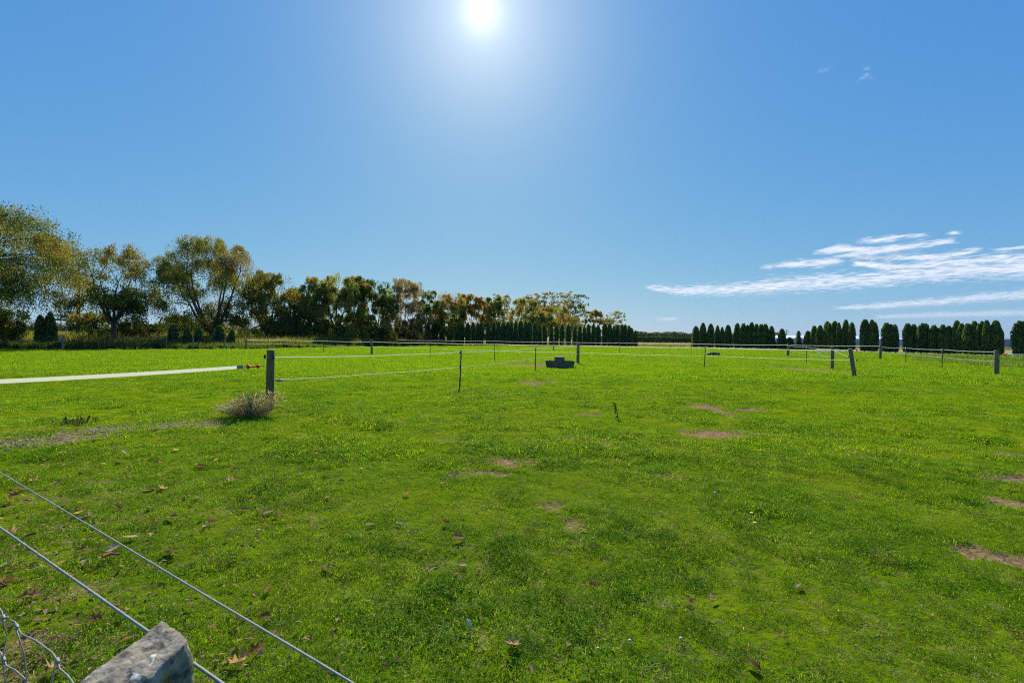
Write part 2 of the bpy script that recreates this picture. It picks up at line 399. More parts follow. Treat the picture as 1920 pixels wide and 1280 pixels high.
# boundary between the mown paddock and the land behind it
BX = np.array([-400, -60, -45, -31, -25, -15, 0, 28, 45, 52, 60, 400.]); BY = np.array([36, 42, 46, 53, 74, 97, 104, 104, 84, 58, 50, 30.])
def beyond(x, y):
    return np.clip((y - np.interp(x, BX, BY)) / 1.5, 0, 1)
def build_ground():
    az = np.concatenate([np.linspace(-60, 60, 440), np.linspace(64, 296, 50)])
    az = np.radians(az)
    rr = np.concatenate([[0.25, .5, .8], np.geomspace(1.1, 130, 440), np.geomspace(140, 8500, 60)])
    A, RR = np.meshgrid(az, rr)
    X = np.sin(A) * RR; Y = np.cos(A) * RR
    Z = relief(X, Y) * (RR < 130)
    na, nr = len(az), len(rr)
    V = np.stack([X, Y, Z], -1).reshape(-1, 3)
    i = np.arange(nr - 1)[:, None]; j = np.arange(na)[None, :]; k = (j + 1) % na
    F = np.stack([(i * na + j) + 0 * k, i * na + k, (i + 1) * na + k, (i + 1) * na + j + 0 * k], -1).reshape(-1, 4)[:, ::-1]
    # close the hub
    V = np.vstack([V, [[0, 0, 0]]]); hub = len(V) - 1
    soil = np.append(soil_at(X, Y).ravel(), 0)
    r = np.append(RR.ravel(), 0)
    near = np.clip((16 - r) / 11, 0, 1) * .62
    bx, by = V[:, 0], V[:, 1]
    dry = beyond(bx, by)
    me = mesh_np('ground', V, F, M_ground, {'soil': ('FLOAT', soil), 'near': ('FLOAT', near), 'dry': ('FLOAT', dry)}, smooth=True)
    bmv = [tuple(V[q]) for q in range(na)]
    g = link('ground', me); tag(g, kind='structure')
build_ground()

# ------------------------------------------------------------------ grass
def blade_clump(name, nb, rad, h0, h1, w, seed, mat, straw=.12, lean=.6, clover=0.0, segs=2):
    r = np.random.default_rng(seed); V = []; F = []; K = []
    for _ in range(nb):
        q = rad * math.sqrt(r.random()); a = r.random() * 6.283; x, y = q * math.cos(a), q * math.sin(a)
        st = r.random() < straw; g = r.random(); kind = (1.0 if st else r.random() * .12, 0, g, 1)
        if clover and r.random() < clover:
            z = r.uniform(.4, .9) * h1; s = w * 2.6; b = len(V); o_ = r.random() * 6.28
            for kk in range(3):
                aa = o_ + kk * 2.09
                c, sn = math.cos(aa), math.sin(aa); tl = r.uniform(-.9, .9) * s
                b = len(V)
                V += [(x, y, z), (x + s * (c - .6 * sn), y + s * (sn + .6 * c), z + tl), (x + 1.5 * s * c, y + 1.5 * s * sn, z + tl), (x + s * (c + .6 * sn), y + s * (sn - .6 * c), z + tl)]
                F.append((b, b + 1, b + 2, b + 3)); K += [(0, 1, g, 1)] * 4
            continue
        h = r.uniform(h0, h1) * (.6 if st else 1); d = r.random() * 6.283; ln = r.uniform(.15, 1) * lean * h * (2.2 if st else 1)
        dx, dy = math.cos(d), math.sin(d); ww = w * r.uniform(.6, 1.2) / 2; t = d + 1.57 + r.uniform(-.6, .6); wx, wy = math.cos(t) * ww, math.sin(t) * ww
        pts = [(0, 0, 1.0), (.35, .62, .85), (1.0, 1.0, .12)]
        b = len(V)
        for (l_, z_, k_) in pts:
            zz = h * z_ * (.45 if st else 1)
            V += [(x + dx * ln * l_ - wx * k_, y + dy * ln * l_ - wy * k_, zz - .004), (x + dx * ln * l_ + wx * k_, y + dy * ln * l_ + wy * k_, zz - .004)]
            K += [kind] * 2
        F += [(b, b + 1, b + 3, b + 2), (b + 2, b + 3, b + 5, b + 4)]
    me = mesh_np(name, V, F, mat, {'kind': ('FLOAT_COLOR', K)})
    return bpy.data.objects.new(name, me)      # not linked: only a source for the scatter

def scatter(name, P, rot, scl, idx, protos, label, cat, mat):
    me = mesh_np(name, P, np.zeros((0, 4), int), None, {'rot': ('FLOAT_VECTOR', rot), 'scl': ('FLOAT', scl), 'idx': ('INT', idx)})
    o = link(name, me)
    g = bpy.data.node_groups.new(name + '_nodes', 'GeometryNodeTree')
    g.interface.new_socket('Geometry', in_out='INPUT', socket_type='NodeSocketGeometry')
    g.interface.new_socket('Geometry', in_out='OUTPUT', socket_type='NodeSocketGeometry')
    n = g.nodes.new; l = g.links.new
    gi = n('NodeGroupInput'); go = n('NodeGroupOutput')
    ip = n('GeometryNodeInstanceOnPoints'); jn = n('GeometryNodeJoinGeometry')
    for p in protos:
        oi = n('GeometryNodeObjectInfo'); oi.inputs['Object'].default_value = p; oi.inputs['As Instance'].default_value = True
        l(oi.outputs['Geometry'], jn.inputs[0])
    def att(nm, ty):
        a = n('GeometryNodeInputNamedAttribute'); a.data_type = ty; a.inputs['Name'].default_value = nm; return a.outputs[0]
    er = n('FunctionNodeEulerToRotation'); l(att('rot', 'FLOAT_VECTOR'), er.inputs[0])
    l(gi.outputs[0], ip.inputs['Points']); l(jn.outputs[0], ip.inputs['Instance']); ip.inputs['Pick Instance'].default_value = True
    l(att('idx', 'INT'), ip.inputs['Instance Index']); l(er.outputs[0], ip.inputs['Rotation']); l(att('scl', 'FLOAT'), ip.inputs['Scale'])
    l(ip.outputs[0], go.inputs[0])
    md = o.modifiers.new('scatter', 'NODES'); md.node_group = g
    tag(o, label, cat, kind='stuff')
    return o

def spread(n, y0, y1, side=1.32):
    y = np.sqrt(rng.random(n) * (y1 ** 2 - y0 ** 2) + y0 ** 2)
    x = (rng.random(n) * 2 - 1) * (side * y + .5)
    return x, y
def grass_band(name, y0, y1, dens, protos, label, smin=.5):
    area = 1.32 * (y1 ** 2 - y0 ** 2) + (y1 - y0)
    n = int(area * dens); x, y = spread(n, y0, y1)
    keep = (rng.random(n) > soil_at(x, y) * .93) & (beyond(x, y) < .3)
    thin = fbm(x * 1.6, y * 1.6, 44, 3)
    keep &= rng.random(n) < np.clip(.45 + (thin - .32) * 3.2, .35, 1)
    x, y = x[keep], y[keep]; n = len(x)
    tuft = np.clip((fbm(x * .9, y * .9, 61, 3) - .5) * 3, -.6, 1.0) + np.clip((fbm(x * 3.0, y * 3.0, 71, 2) - .58) * 8, 0, 1.8)
    s = np.clip(.78 + .36 * tuft + rng.normal(0, .12, n), smin, 2.1)
    P = np.stack([x, y, relief(x, y)], -1)
    rot = np.stack([rng.normal(0, .08, n), rng.normal(0, .08, n), rng.random(n) * 6.283], -1)
    q = len(protos); idx = rng.integers(0, q - 1, n); strawy = fbm(x * .7, y * .7, 91, 4); idx[rng.random(n) < np.clip((strawy - .50) * 6, .03, .75)] = q - 1
    scatter(name, P, rot, s, idx, protos, label, 'grass', M_grass)
near_p = [blade_clump('grass_clump', 110, .085, .012, .030, .0028, 100 + i, M_grass, straw=(.06, .12, .08, .12, .05, .75)[i], clover=(0, .1, .22, .05, .0, .0)[i], lean=1.9) for i in range(6)]
mid_p = [blade_clump('grass_clump', 100, .15, .018, .042, .0055, 200 + i, M_grass, straw=(.05, .10, .04, .7)[i], clover=(0, .15, .1, 0)[i], lean=1.6) for i in range(4)]
far_p = [blade_clump('grass_clump', 140, .42, .03, .065, .013, 300 + i, M_grass, straw=(.02, .05, .22)[i], lean=.8) for i in range(3)]
vfar_p = [blade_clump('grass_clump', 220, 1.1, .03, .07, .03, 400 + i, M_grass, straw=(.02, .05, .02)[i], lean=.8) for i in range(3)]
grass_band('grass', 1.3, 6.0, 210, near_p, 'short green pasture grass with straw and clover near the camera')
grass_band('grass', 5.4, 20, 62, mid_p, 'short green pasture grass in the middle of the paddock')
grass_band('grass', 17, 48, 12, far_p, 'bright short grass across the far half of the paddock')
grass_band('grass', 42, 104, 2.0, vfar_p, 'bright short grass running to the cypress rows')

# loose dry stalks lying over the turf
def dry_stalks():
    ps = [blade_clump('dry_stalks', 9, .07, .020, .045, .0026, 700 + i, M_grass, straw=1.0, lean=1.1) for i in range(3)]
    x, y = spread(16000, 1.3, 10)
    px = CX + x / y * FPX
    w = np.clip((fbm(x * 1.3, y * 1.3, 95, 4) - .44) * 5, .04, 1) * np.where(px < 420, 1.0, .75)
    k = (rng.random(len(x)) < w) & (rng.random(len(x)) < np.clip(1.25 - y / 10, .25, 1)); x, y = x[k], y[k]; n = len(x)
    scatter('dry_stalks', np.stack([x, y, relief(x, y) + .012], -1), np.stack([rng.normal(0, .12, n), rng.normal(0, .12, n), rng.random(n) * 6.283], -1), rng.uniform(.6, 1.3, n), rng.integers(0, 3, n), ps,
            'pale dead grass stalks lying loose over the near turf', 'dry grass', M_grass)
dry_stalks()

# taller rough strips
def rough():
    ps = [blade_clump('rough_clump', 60, .22, .10, .26, .012, 500 + i, M_tall, straw=(.05, .15, .1)[i], lean=.7) for i in range(3)]
    X = []; Y = []; S = []
    def strip(pts, n, s, wid):
        pts = [hit(*p) for p in pts]
        for _ in range(n):
            k = random.randrange(len(pts) - 1); t = random.random(); p = pts[k].lerp(pts[k + 1], t)
            X.append(p.x + random.gauss(0, wid)); Y.append(p.y + random.gauss(0, wid)); S.append(s * random.uniform(.55, 1.25))
    strip([(1758, 672), (1800, 673), (1850, 675), (1930, 676), (2050, 677)], 1500, 1.5, 1.2)
    strip([(1770, 676), (1850, 683), (1930, 689), (2050, 694)], 900, 1.15, 1.0)
    strip([(1200, 670), (1280, 680), (1345, 688)], 150, .55, .5)
    strip([(1400, 684), (1445, 684), (1490, 690)], 70, .5, .4)
    strip([(1100, 668), (1180, 672), (1240, 678)], 90, .5, .5)
    strip([(880, 650), (1000, 651), (1180, 654)], 420, .8, 1.6)
    strip([(1180, 654), (1300, 655), (1500, 658), (1700, 664), (1850, 668)], 500, .9, 1.0)
    strip([(690, 655), (800, 653), (880, 652)], 200, .6, 1.4)
    strip([(1205, 662), (1290, 664)], 80, .5, .6)
    for px, py, s in ((785, 790, .38), (640, 1130, .2), (660, 1120, .17), (1155, 790, .3), (1180, 1010, .16), (1040, 880, .17), (1090, 760, .3), (560, 850, .18), (1900, 800, .3), (1190, 985, .18), (740, 1120, .17)):
        p = hit(px, py)
        for _ in range(5): X.append(p.x + random.gauss(0, .05)); Y.append(p.y + random.gauss(0, .05)); S.append(s * random.uniform(.7, 1.1))
    X = np.array(X); Y = np.array(Y); S = np.array(S); n = len(X)
    scatter('tall_grass', np.stack([X, Y, relief(X, Y)], -1), np.stack([0 * X, 0 * X, rng.random(n) * 6.28], -1), S, rng.integers(0, 3, n), ps,
            'taller rough grass tufts along the fences and the cypress rows', 'grass', M_tall)
    # weeds and dry grass behind the left boundary
    M_dryg = grass_mat('dry_grass', (.10, .12, .035), (.20, .19, .07), (.30, .25, .11), (.45, .36, .21))
    ps = [blade_clump('dry_clump', 90, .55, .45, 1.15, .035, 520 + i, M_dryg, straw=(.35, .6, .2)[i], lean=.35) for i in range(3)]
    n = 5200
    x = -90 + 75 * rng.random(n); y = np.interp(x, BX, BY) + 9 + 30 * rng.random(n) ** 1.3
    s = 1.22 * np.clip(.55 + .022 * (y - np.interp(x, BX, BY)) + .5 * fbm(x * .2, y * .2, 81) + rng.normal(0, .1, n), .4, 1.75)
    scatter('dry_grass', np.stack([x, y, 0 * x], -1), np.stack([0 * x, 0 * x, rng.random(n) * 6.28], -1), s, rng.integers(0, 3, n), ps,
            'tall tan grass and weeds behind the netting fence under the trees', 'grass', M_dryg)
    M_wd = grass_mat('shade_toned_weeds', (.04, .08, .02), (.10, .14, .04), (.14, .15, .05), (.30, .25, .14))  # weed palette darkened to paint in the tree-shadow band along the fence
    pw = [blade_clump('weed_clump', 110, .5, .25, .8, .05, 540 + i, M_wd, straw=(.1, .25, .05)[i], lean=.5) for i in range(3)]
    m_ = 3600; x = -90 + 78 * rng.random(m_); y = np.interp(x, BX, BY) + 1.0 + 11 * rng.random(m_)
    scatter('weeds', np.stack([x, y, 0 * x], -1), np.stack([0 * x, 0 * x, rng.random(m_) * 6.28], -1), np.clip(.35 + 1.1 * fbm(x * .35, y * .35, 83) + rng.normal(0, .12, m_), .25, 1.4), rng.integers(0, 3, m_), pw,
            'green weeds along the netting fence, darkened in colour for the tree shade', 'weeds', M_wd)
    n = 2600
    x = -60 + 200 * rng.random(n); y = 110 + 40 * rng.random(n) ** 1.5
    scatter('dry_grass', np.stack([x, y, 0 * x], -1), np.stack([0 * x, 0 * x, rng.random(n) * 6.28], -1), rng.uniform(.4, .9, n), rng.integers(0, 3, n), ps,
            'dry grass strip in the field behind the cypress rows', 'grass', M_dryg)
rough()

# ------------------------------------------------------------------ leaf clouds
def leaf_quads(C, size, seed, aspect=.5, hang=0.5, up=False, tri=False):
    """C centres (N,3) -> diamond leaves; returns verts, faces"""
    r = np.random.default_rng(seed); n = len(C)
    d = r.normal(size=(n, 3)); d /= np.linalg.norm(d, axis=1)[:, None]
    d[:, 2] = (np.abs(d[:, 2]) + hang) if up else (-np.abs(d[:, 2]) - hang)
    d /= np.linalg.norm(d, axis=1)[:, None]
    e = r.normal(size=(n, 3)); e -= (e * d).sum(1)[:, None] * d; e /= np.linalg.norm(e, axis=1)[:, None]
    s = (size * r.uniform(.65, 1.35, n))[:, None]
    if tri:
        V = np.stack([C - d * s * .5 + e * s * aspect * .4, C - d * s * .35 - e * s * aspect * .5, C + d * s * .55], 1).reshape(-1, 3)
        return V, np.arange(3 * n).reshape(-1, 3)
    A = C - d * s * .5; B = C + e * s * aspect * .5; D = C + d * s * .5; E = C - e * s * aspect * .5
    V = np.stack([A, B, D, E], 1).reshape(-1, 3)
    return V, np.arange(4 * n).reshape(-1, 4)

def crown_clusters(w, h0, h1, n, seed, shape):
    """cluster centres filling a crown: w wide, from h0 to h1; shape(t) -> relative half width at height t"""
    r = np.random.default_rng(seed); out_ = []
    tries = 0
    while len(out_) < n and tries < 6000:
        tries += 1
        t = r.random(); hw = shape(t) * w / 2
        a = r.random() * 6.283; q = math.sqrt(r.uniform(.12, 1)) * hw
        p = np.array([q * math.cos(a), q * math.sin(a) * .85, h0 + t * (h1 - h0)])
        if all(np.linalg.norm((p - o_) / np.array([1, 1, .8])) > w * .115 for o_ in out_): out_.append(p)
    return out_

GREEN_D, OLIVE, GOLD, RUST, SAGE = (.055, .11, .022), (.155, .20, .025), (.30, .29, .045), (.29, .225, .06), (.14, .17, .07)
def tree(name, px, Y, top_py, wpx, label, cat, seed, lean=0.0, weep=1.0, autumn=.5, leaf=.26, nleaf=15000, ncl=46, fork=.2, h0f=.13,
         shape=None, dens_top=1.0, group=None, trunk_r=.26, trunk_px=None, pal=None, sparse=0.0, rk=1.0, extra=None, forks=None):
    if 73 < Y < 160 and cat == 'tree': ncl = int(ncl * 1.8); nleaf = int(nleaf * 1.35); h0f = .07 if h0f < .3 else h0f; wpx *= 1.06
    pos = at(px, Y); H = topz(px, top_py, Y); W = wpx / FPX * Y
    rt = root(name, pos, label, cat, group)
    r = np.random.default_rng(seed)
    shape = shape or (lambda t: (0.62 + .85 * t if t < .42 else math.sqrt(max(0, 1 - ((t - .42) / .60) ** 2))))
    cl = crown_clusters(W, H * h0f + .6, H - .06 * W, ncl, seed, shape)
    if extra: cl += [np.array(e) for e in extra]
    tx = ((trunk_px - px) / FPX * Y) if trunk_px is not None else 0
    # trunk and limbs
    tb = MB(); fz = H * fork
    tb.tube([(tx, 0, -.1), (tx + .05, 0, .3), (tx, .03, fz * .5), (tx - .06, 0, fz)], [trunk_r * 1.35, trunk_r * 1.02, trunk_r * .9, trunk_r * .82], 9)
    nm = forks or 5; mains = []
    for k in range(nm):
        a = 6.283 * k / nm + r.uniform(-.4, .4); q = W * r.uniform(.16, .3); top = H * r.uniform(.5, .72)
        p0 = np.array([tx - .06, 0, fz - .15]); p3 = np.array([q * math.cos(a) + tx * .5, q * math.sin(a) * .7, top])
        pts = []
        for t in np.linspace(0, 1, 6):
            p = p0 + (p3 - p0) * t; p[:2] = p0[:2] + (p3[:2] - p0[:2]) * (t ** .75); p[2] = p0[2] + (p3[2] - p0[2]) * t ** 1.1
            p[:2] += r.normal(0, .12, 2) * t; pts.append(p)
        tb.tube(pts, list(np.linspace(trunk_r * .62, trunk_r * .18, 6)), 7); mains.append(pts)
    for c in cl:
        best = None
        for m in mains:
            for i_, p in enumerate(m[1:]):
                d = np.linalg.norm(p - c) + .6 * max(0, p[2] - c[2])
                if best is None or d < best[0]: best = (d, p, i_)
        p0 = best[1]; mid_ = (p0 + c) / 2 + np.array([r.normal(0, .2), r.normal(0, .2), .10 * np.linalg.norm(c - p0)])
        r0 = trunk_r * (.36 - .05 * best[2])
        tb.tube([p0, mid_, c, c + np.array([r.normal(0, .3), r.normal(0, .3), -.25])], [r0, r0 * .65, r0 * .32, .012], 5)
    o = link('trunk', tb.mesh('trunk', M_bark, True), rt)
    # foliage as hanging strands
    nleaf = int(nleaf * 3.0); per = nleaf // len(cl); P = []; TT = []
    for c in cl:
        rad = rk * W * .75 / math.sqrt(len(cl)) * r.uniform(.95, 1.5); k = 11
        ns = max(6, int(per / k * r.uniform(.55, 1.3)))
        u = r.normal(size=(ns, 3)); u /= np.linalg.norm(u, axis=1)[:, None]; q = rad * r.uniform(.25, 1.08, ns) ** .6
        ntf = 6; tc_ = r.normal(size=(ntf, 3)); tc_ /= np.linalg.norm(tc_, axis=1)[:, None]; tc_[:, 2] = np.abs(tc_[:, 2]) * .9 - .25
        wh = r.integers(0, ntf, ns)
        st = c + (tc_[wh] * rad * .78 + u * (rad * .30 * r.uniform(.2, 1, ns)[:, None])) * np.array([1.15, 1.15, .85])
        ln = weep * r.uniform(.35, 1.5, ns) * (W * .07 + .35)
        tt = np.linspace(0, 1, k)[None, :]
        outw = u[:, :2] * .35
        X = st[:, 0:1] + outw[:, 0:1] * tt * ln[:, None] + r.normal(0, .10, (ns, k)); Yv = st[:, 1:2] + outw[:, 1:2] * tt * ln[:, None] + r.normal(0, .10, (ns, k))
        Z = st[:, 2:3] - (tt ** 1.2) * ln[:, None] + r.normal(0, .07, (ns, k))
        P.append(np.stack([X, Yv, Z], -1).reshape(-1, 3)); TT.append(np.full(ns * k, r.random()))
    P = np.vstack(P); TT = np.concatenate(TT)
    if sparse: kp = r.random(len(P)) > sparse; P = P[kp]; TT = TT[kp]
    gap = fbm(P[:, 0] * 4.6 / W + P[:, 1] * .10 + seed * 3.7, P[:, 2] * 4.6 / W + P[:, 1] * .08, seed + 9, 3) if W > 5 else np.ones(len(P))
    kp = (P[:, 2] > .5) & ((gap > (.40 if Y < 78 else .34 if Y < 160 else .2)) | (r.random(len(P)) < .10)); P = P[kp]; TT = TT[kp]
    V, F = leaf_quads(P, leaf * .98, seed + 3, .62, .5 * weep, tri=True)
    n = len(P); hh = (P[:, 2] - H * h0f) / (H * (1 - h0f)); rad_ = np.hypot(P[:, 0], P[:, 1]) / (W / 2)
    nn = fbm(P[:, 0] * .5 + seed, P[:, 2] * .5, seed, 3)
    au = np.clip(autumn * (.25 + 1.1 * hh) + (nn - .5) * 2.1 + (TT - .5) * .8 + .2 * (rad_ - .6) + r.normal(0, .07, n), 0, 1)
    pal_ = np.array(pal or [GREEN_D, OLIVE, GOLD, RUST])
    t = au * (len(pal_) - 1); i0 = np.clip(t.astype(int), 0, len(pal_) - 2); f = (t - i0)[:, None]
    C = pal_[i0] * (1 - f) + pal_[i0 + 1] * f
    C *= r.uniform(.88, 1.12, n)[:, None] * (1.3 if Y > 78 else .92)  # far crowns lightened in leaf colour, standing in for haze glare
    C = np.repeat(np.hstack([C, np.ones((n, 1))]), 3, 0)
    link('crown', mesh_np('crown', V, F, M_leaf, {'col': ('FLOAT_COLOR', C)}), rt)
    return rt

def flat_shape(t): return 0.75 + .5 * t if t < .5 else math.sqrt(max(0, 1 - ((t - .5) / .52) ** 2))
tree('weeping_tree', -82, 43, 350, 385, 'tall weeping tree with hanging golden twigs cut off by the left edge', 'tree', 11, autumn=.40, weep=1.15, nleaf=50000, ncl=80, h0f=.31, trunk_r=.34, leaf=.165, rk=1.15)
tree('weeping_tree', 215, 55, 452, 168, 'orange-topped weeping tree with a forked pale trunk, right of the wooden power pole', 'tree', 12, autumn=.62, weep=1.1, nleaf=24000, ncl=36, h0f=.33, fork=.25, trunk_px=213, leaf=.18, trunk_r=.27,
     extra=[(-4.6, 0, 8.0), (-5.6, .3, 6.9), (-3.9, .5, 6.2), (-6.4, 0, 8.6), (-4.9, -.4, 5.4)])
tree('weeping_tree', 382, 66, 438, 196, 'wide open weeping tree with many spreading limbs and see-through crown', 'tree', 13, autumn=.43, weep=1.25, nleaf=32000, ncl=62, h0f=.16, fork=.13, trunk_px=397, leaf=.19, trunk_r=.33, forks=8, sparse=.08)
tree('autumn_tree', 500, 74, 505, 124, 'yellow-olive tree between the wide open weeping tree and the taller rust-topped trees', 'tree', 14, autumn=.62, nleaf=12000, ncl=34, leaf=.24, pal=[GREEN_D, OLIVE, (.22, .20, .025), (.27, .19, .03)])
tree('autumn_tree', 555, 79, 541, 66, 'small olive tree in the dip of the tree belt', 'tree', 15, autumn=.45, nleaf=7500, ncl=22, leaf=.25, pal=[GREEN_D, OLIVE, (.20, .20, .03)])
tree('autumn_tree', 590, 82, 517, 84, 'dense golden-topped tree, first of the tall middle clump', 'tree', 16, autumn=.5, nleaf=11000, ncl=30, leaf=.25)
tree('autumn_tree', 632, 85, 504, 92, 'highest tree of the middle clump with a brown-gold pointed top', 'tree', 17, autumn=.62, nleaf=12000, ncl=32, leaf=.25)
tree('autumn_tree', 668, 88, 518, 60, 'narrow gold-crowned tree right behind the highest tree of the middle clump', 'tree', 18, autumn=.5, nleaf=8000, ncl=22, leaf=.26)
tree('green_tree', 706, 91, 519, 74, 'dark green tree with hardly any autumn colour in the tree belt', 'tree', 19, autumn=.14, nleaf=10500, ncl=28, leaf=.26)
tree('sparse_tree', 760, 96, 521, 98, 'thin rust-brown tree with sky showing through, right of the dark green tree', 'tree', 20, autumn=.75, nleaf=9000, ncl=34, leaf=.25, sparse=.2, pal=[(.07, .10, .04), (.17, .16, .06), (.25, .19, .07), (.26, .17, .07)])
tree('autumn_tree', 805, 101, 544, 46, 'small thin green tree between two rusty trees', 'tree', 21, autumn=.25, nleaf=5200, ncl=16, leaf=.27)
tree('autumn_tree', 840, 106, 546, 70, 'rusty brown tree over the left end of the dark cypress row', 'tree', 22, autumn=.8, nleaf=8500, ncl=24, leaf=.28)
tree('autumn_tree', 882, 112, 550, 62, 'orange-gold tree above the cypress row', 'tree', 23, autumn=.85, nleaf=8000, ncl=22, leaf=.29, pal=[OLIVE, (.2, .18, .03), (.30, .20, .04), (.34, .17, .04)])
tree('autumn_tree', 922, 120, 552, 58, 'dark olive tree left of the pale poplars', 'tree', 24, autumn=.38, nleaf=7800, ncl=22, leaf=.30)
tree('autumn_tree', 982, 127, 558, 62, 'gold and green tree in front of the poplars', 'tree', 25, autumn=.6, nleaf=7800, ncl=22, leaf=.31)
tree('autumn_tree', 1042, 134, 568, 78, 'round orange-brown tree in front of the tallest poplar', 'tree', 26, autumn=.85, nleaf=8200, ncl=24, leaf=.33)
tree('autumn_tree', 1010, 130, 580, 50, 'low rusty tree between two golden trees above the cypress tops', 'tree', 27, autumn=.8, nleaf=5200, ncl=16, leaf=.32)
tree('autumn_tree', 1112, 145, 579, 36, 'small round russet tree near the right end of the tree belt', 'tree', 28, autumn=.95, nleaf=5200, ncl=14, leaf=.33, weep=.5)
tree('sparse_tree', 1150, 152, 582, 48, 'half-bare brown tree at the right end of the tree belt', 'tree', 29, autumn=.6, nleaf=3200, ncl=22, leaf=.30, weep=.3, h0f=.35, sparse=.2)
PALP = [(.18, .22, .09), (.27, .30, .12), (.36, .35, .15), (.38, .33, .15)]
pop_shape = lambda t: .55 + .45 * math.sin(math.pi * min(1, t * .95 + .1))
for i, (px, py, w, Y) in enumerate(((932, 552, 17, 185), (948, 551, 17, 187), (975, 556, 16, 188), (991, 552, 16, 190), (1005, 549, 16, 190), (1020, 549, 15, 192), (1034, 546, 18, 192), (1050, 545, 18, 194), (1064, 546, 18, 194))):
    tree('poplar_tree', px, Y, py, w * 1.25, ['far poplar, leftmost in its row', 'far poplar, second from the left in its row', 'far poplar just left of the gold and green tree', 'far poplar above the gold and green tree', 'far poplar, fifth from the left in its row',
         'far poplar with the narrowest crown in its row', 'far poplar above the round orange-brown tree', 'far poplar with the highest top in its row', 'far poplar beside the broad grey-green tree'][i], 'tree', 40 + i,
         autumn=.6, nleaf=2000, ncl=90, leaf=.38, weep=.5, h0f=.1, rk=1.9, shape=pop_shape, pal=PALP, group='pale poplars behind the tree belt')
tree('broad_tree', 1082, 188, 552, 42, 'broad grey-green tree with a crooked tuft at the right end of the poplars', 'tree', 55, autumn=.25, nleaf=4200, ncl=70, rk=1.6, leaf=.42, weep=.35, h0f=.1, pal=[(.13, .18, .08), (.23, .27, .11), (.33, .34, .14)],
     extra=[(2.3, 0, 19.5), (3.2, 0, 18.5)])
tree('low_tree', 178, 59, 583, 74, 'low dark bush hanging beside the forked pale trunk', 'bush', 61, autumn=.2, nleaf=2200, ncl=14, leaf=.24, h0f=.2, trunk_r=.1)
tree('low_tree', 262, 62, 590, 60, 'low yellow-green bush right of the forked pale trunk', 'bush', 62, autumn=.5, nleaf=1500, ncl=12, leaf=.24, h0f=.1, trunk_r=.1)
tree('low_tree', 8, 50, 578, 66, 'dark bush in the shade at the left edge', 'bush', 63, autumn=.12, nleaf=4500, ncl=18, leaf=.22, h0f=.05, trunk_r=.1)
tree('low_tree', 345, 80, 592, 80, 'olive bush behind the small black-green conifers', 'bush', 64, autumn=.4, nleaf=3200, ncl=14, leaf=.28, h0f=.05, trunk_r=.1)
tree('low_tree', 470, 92, 596, 90, 'dark olive bush behind the left end of the tape fence', 'bush', 65, autumn=.2, nleaf=4200, ncl=16, leaf=.28, h0f=.05, trunk_r=.1)
tree('low_tree', 545, 84, 594, 70, 'dark bush in the shade under the small olive tree', 'bush', 66, autumn=.1, nleaf=4200, ncl=16, leaf=.26, h0f=.05, trunk_r=.1)

# ------------------------------------------------------------------ cypresses
def cyp_mesh(seed, tops, R0=.62, H=5.0, nq=2300, conic=0.0, bottom=.25, holes=0.0):
    r = np.random.default_rng(seed)
    core = MB(); P = []; Dn = []
    per = nq // len(tops)
    for (tx, ty, hk, rk) in tops:
        h = H * hk; rr = R0 * rk
        def prof(t):
            a = min(1, (t + .04) / .16) ** .6 * .25 + .75
            b = math.sqrt(max(0, 1 - max(0, (t - .55) / .46) ** 2.2))
            return rr * a * (b if not conic else (b * (1 - conic) + conic * (1 - t) * 1.25))
        rings = []
        for i in range(11):
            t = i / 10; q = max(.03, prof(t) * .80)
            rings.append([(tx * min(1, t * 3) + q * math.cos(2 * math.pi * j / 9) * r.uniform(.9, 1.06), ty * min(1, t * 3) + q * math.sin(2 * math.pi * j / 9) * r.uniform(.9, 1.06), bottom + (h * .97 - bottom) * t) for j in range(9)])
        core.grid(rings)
        t = r.random(per) ** .9; a = r.random(per) * 6.283
        pr = np.array([prof(q) for q in t]); lump = .86 + .24 * vnoise(a * 1.9 + seed, t * 9 + tx, seed)
        q = pr * lump * r.uniform(.78, 1.18, per)
        m = np.minimum(1, t * 3)
        P.append(np.stack([tx * m + q * np.cos(a), ty * m + q * np.sin(a), bottom + (h - bottom) * t], -1))
    P = np.vstack(P)
    if holes: P = P[vnoise(P[:, 0] * 2.5 + 9, P[:, 2] * 2.5, seed) > holes]
    P[:, 2] += r.uniform(-.05, .12, len(P)); V, F = leaf_quads(P, .30, seed, .36, 1.6, up=True)
    n = len(P); g = vnoise(P[:, 0] * 3, P[:, 2] * 2, seed + 1)
    C = np.array([.055, .115, .035]) * (1 - g)[:, None] + np.array([.17, .25, .06]) * g[:, None]
    C *= r.uniform(.7, 1.35, n)[:, None]
    C = np.repeat(np.hstack([C, np.ones((n, 1))]), 4, 0)
    fol = mesh_np('foliage', V, F, M_cyp, {'col': ('FLOAT_COLOR', C)})
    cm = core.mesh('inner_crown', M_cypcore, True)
    tb = MB(); tb.tube([(0, 0, -.05), (0, 0, H * .5)], [.09, .05], 6)
    return fol, cm, tb.mesh('trunk', M_bark)
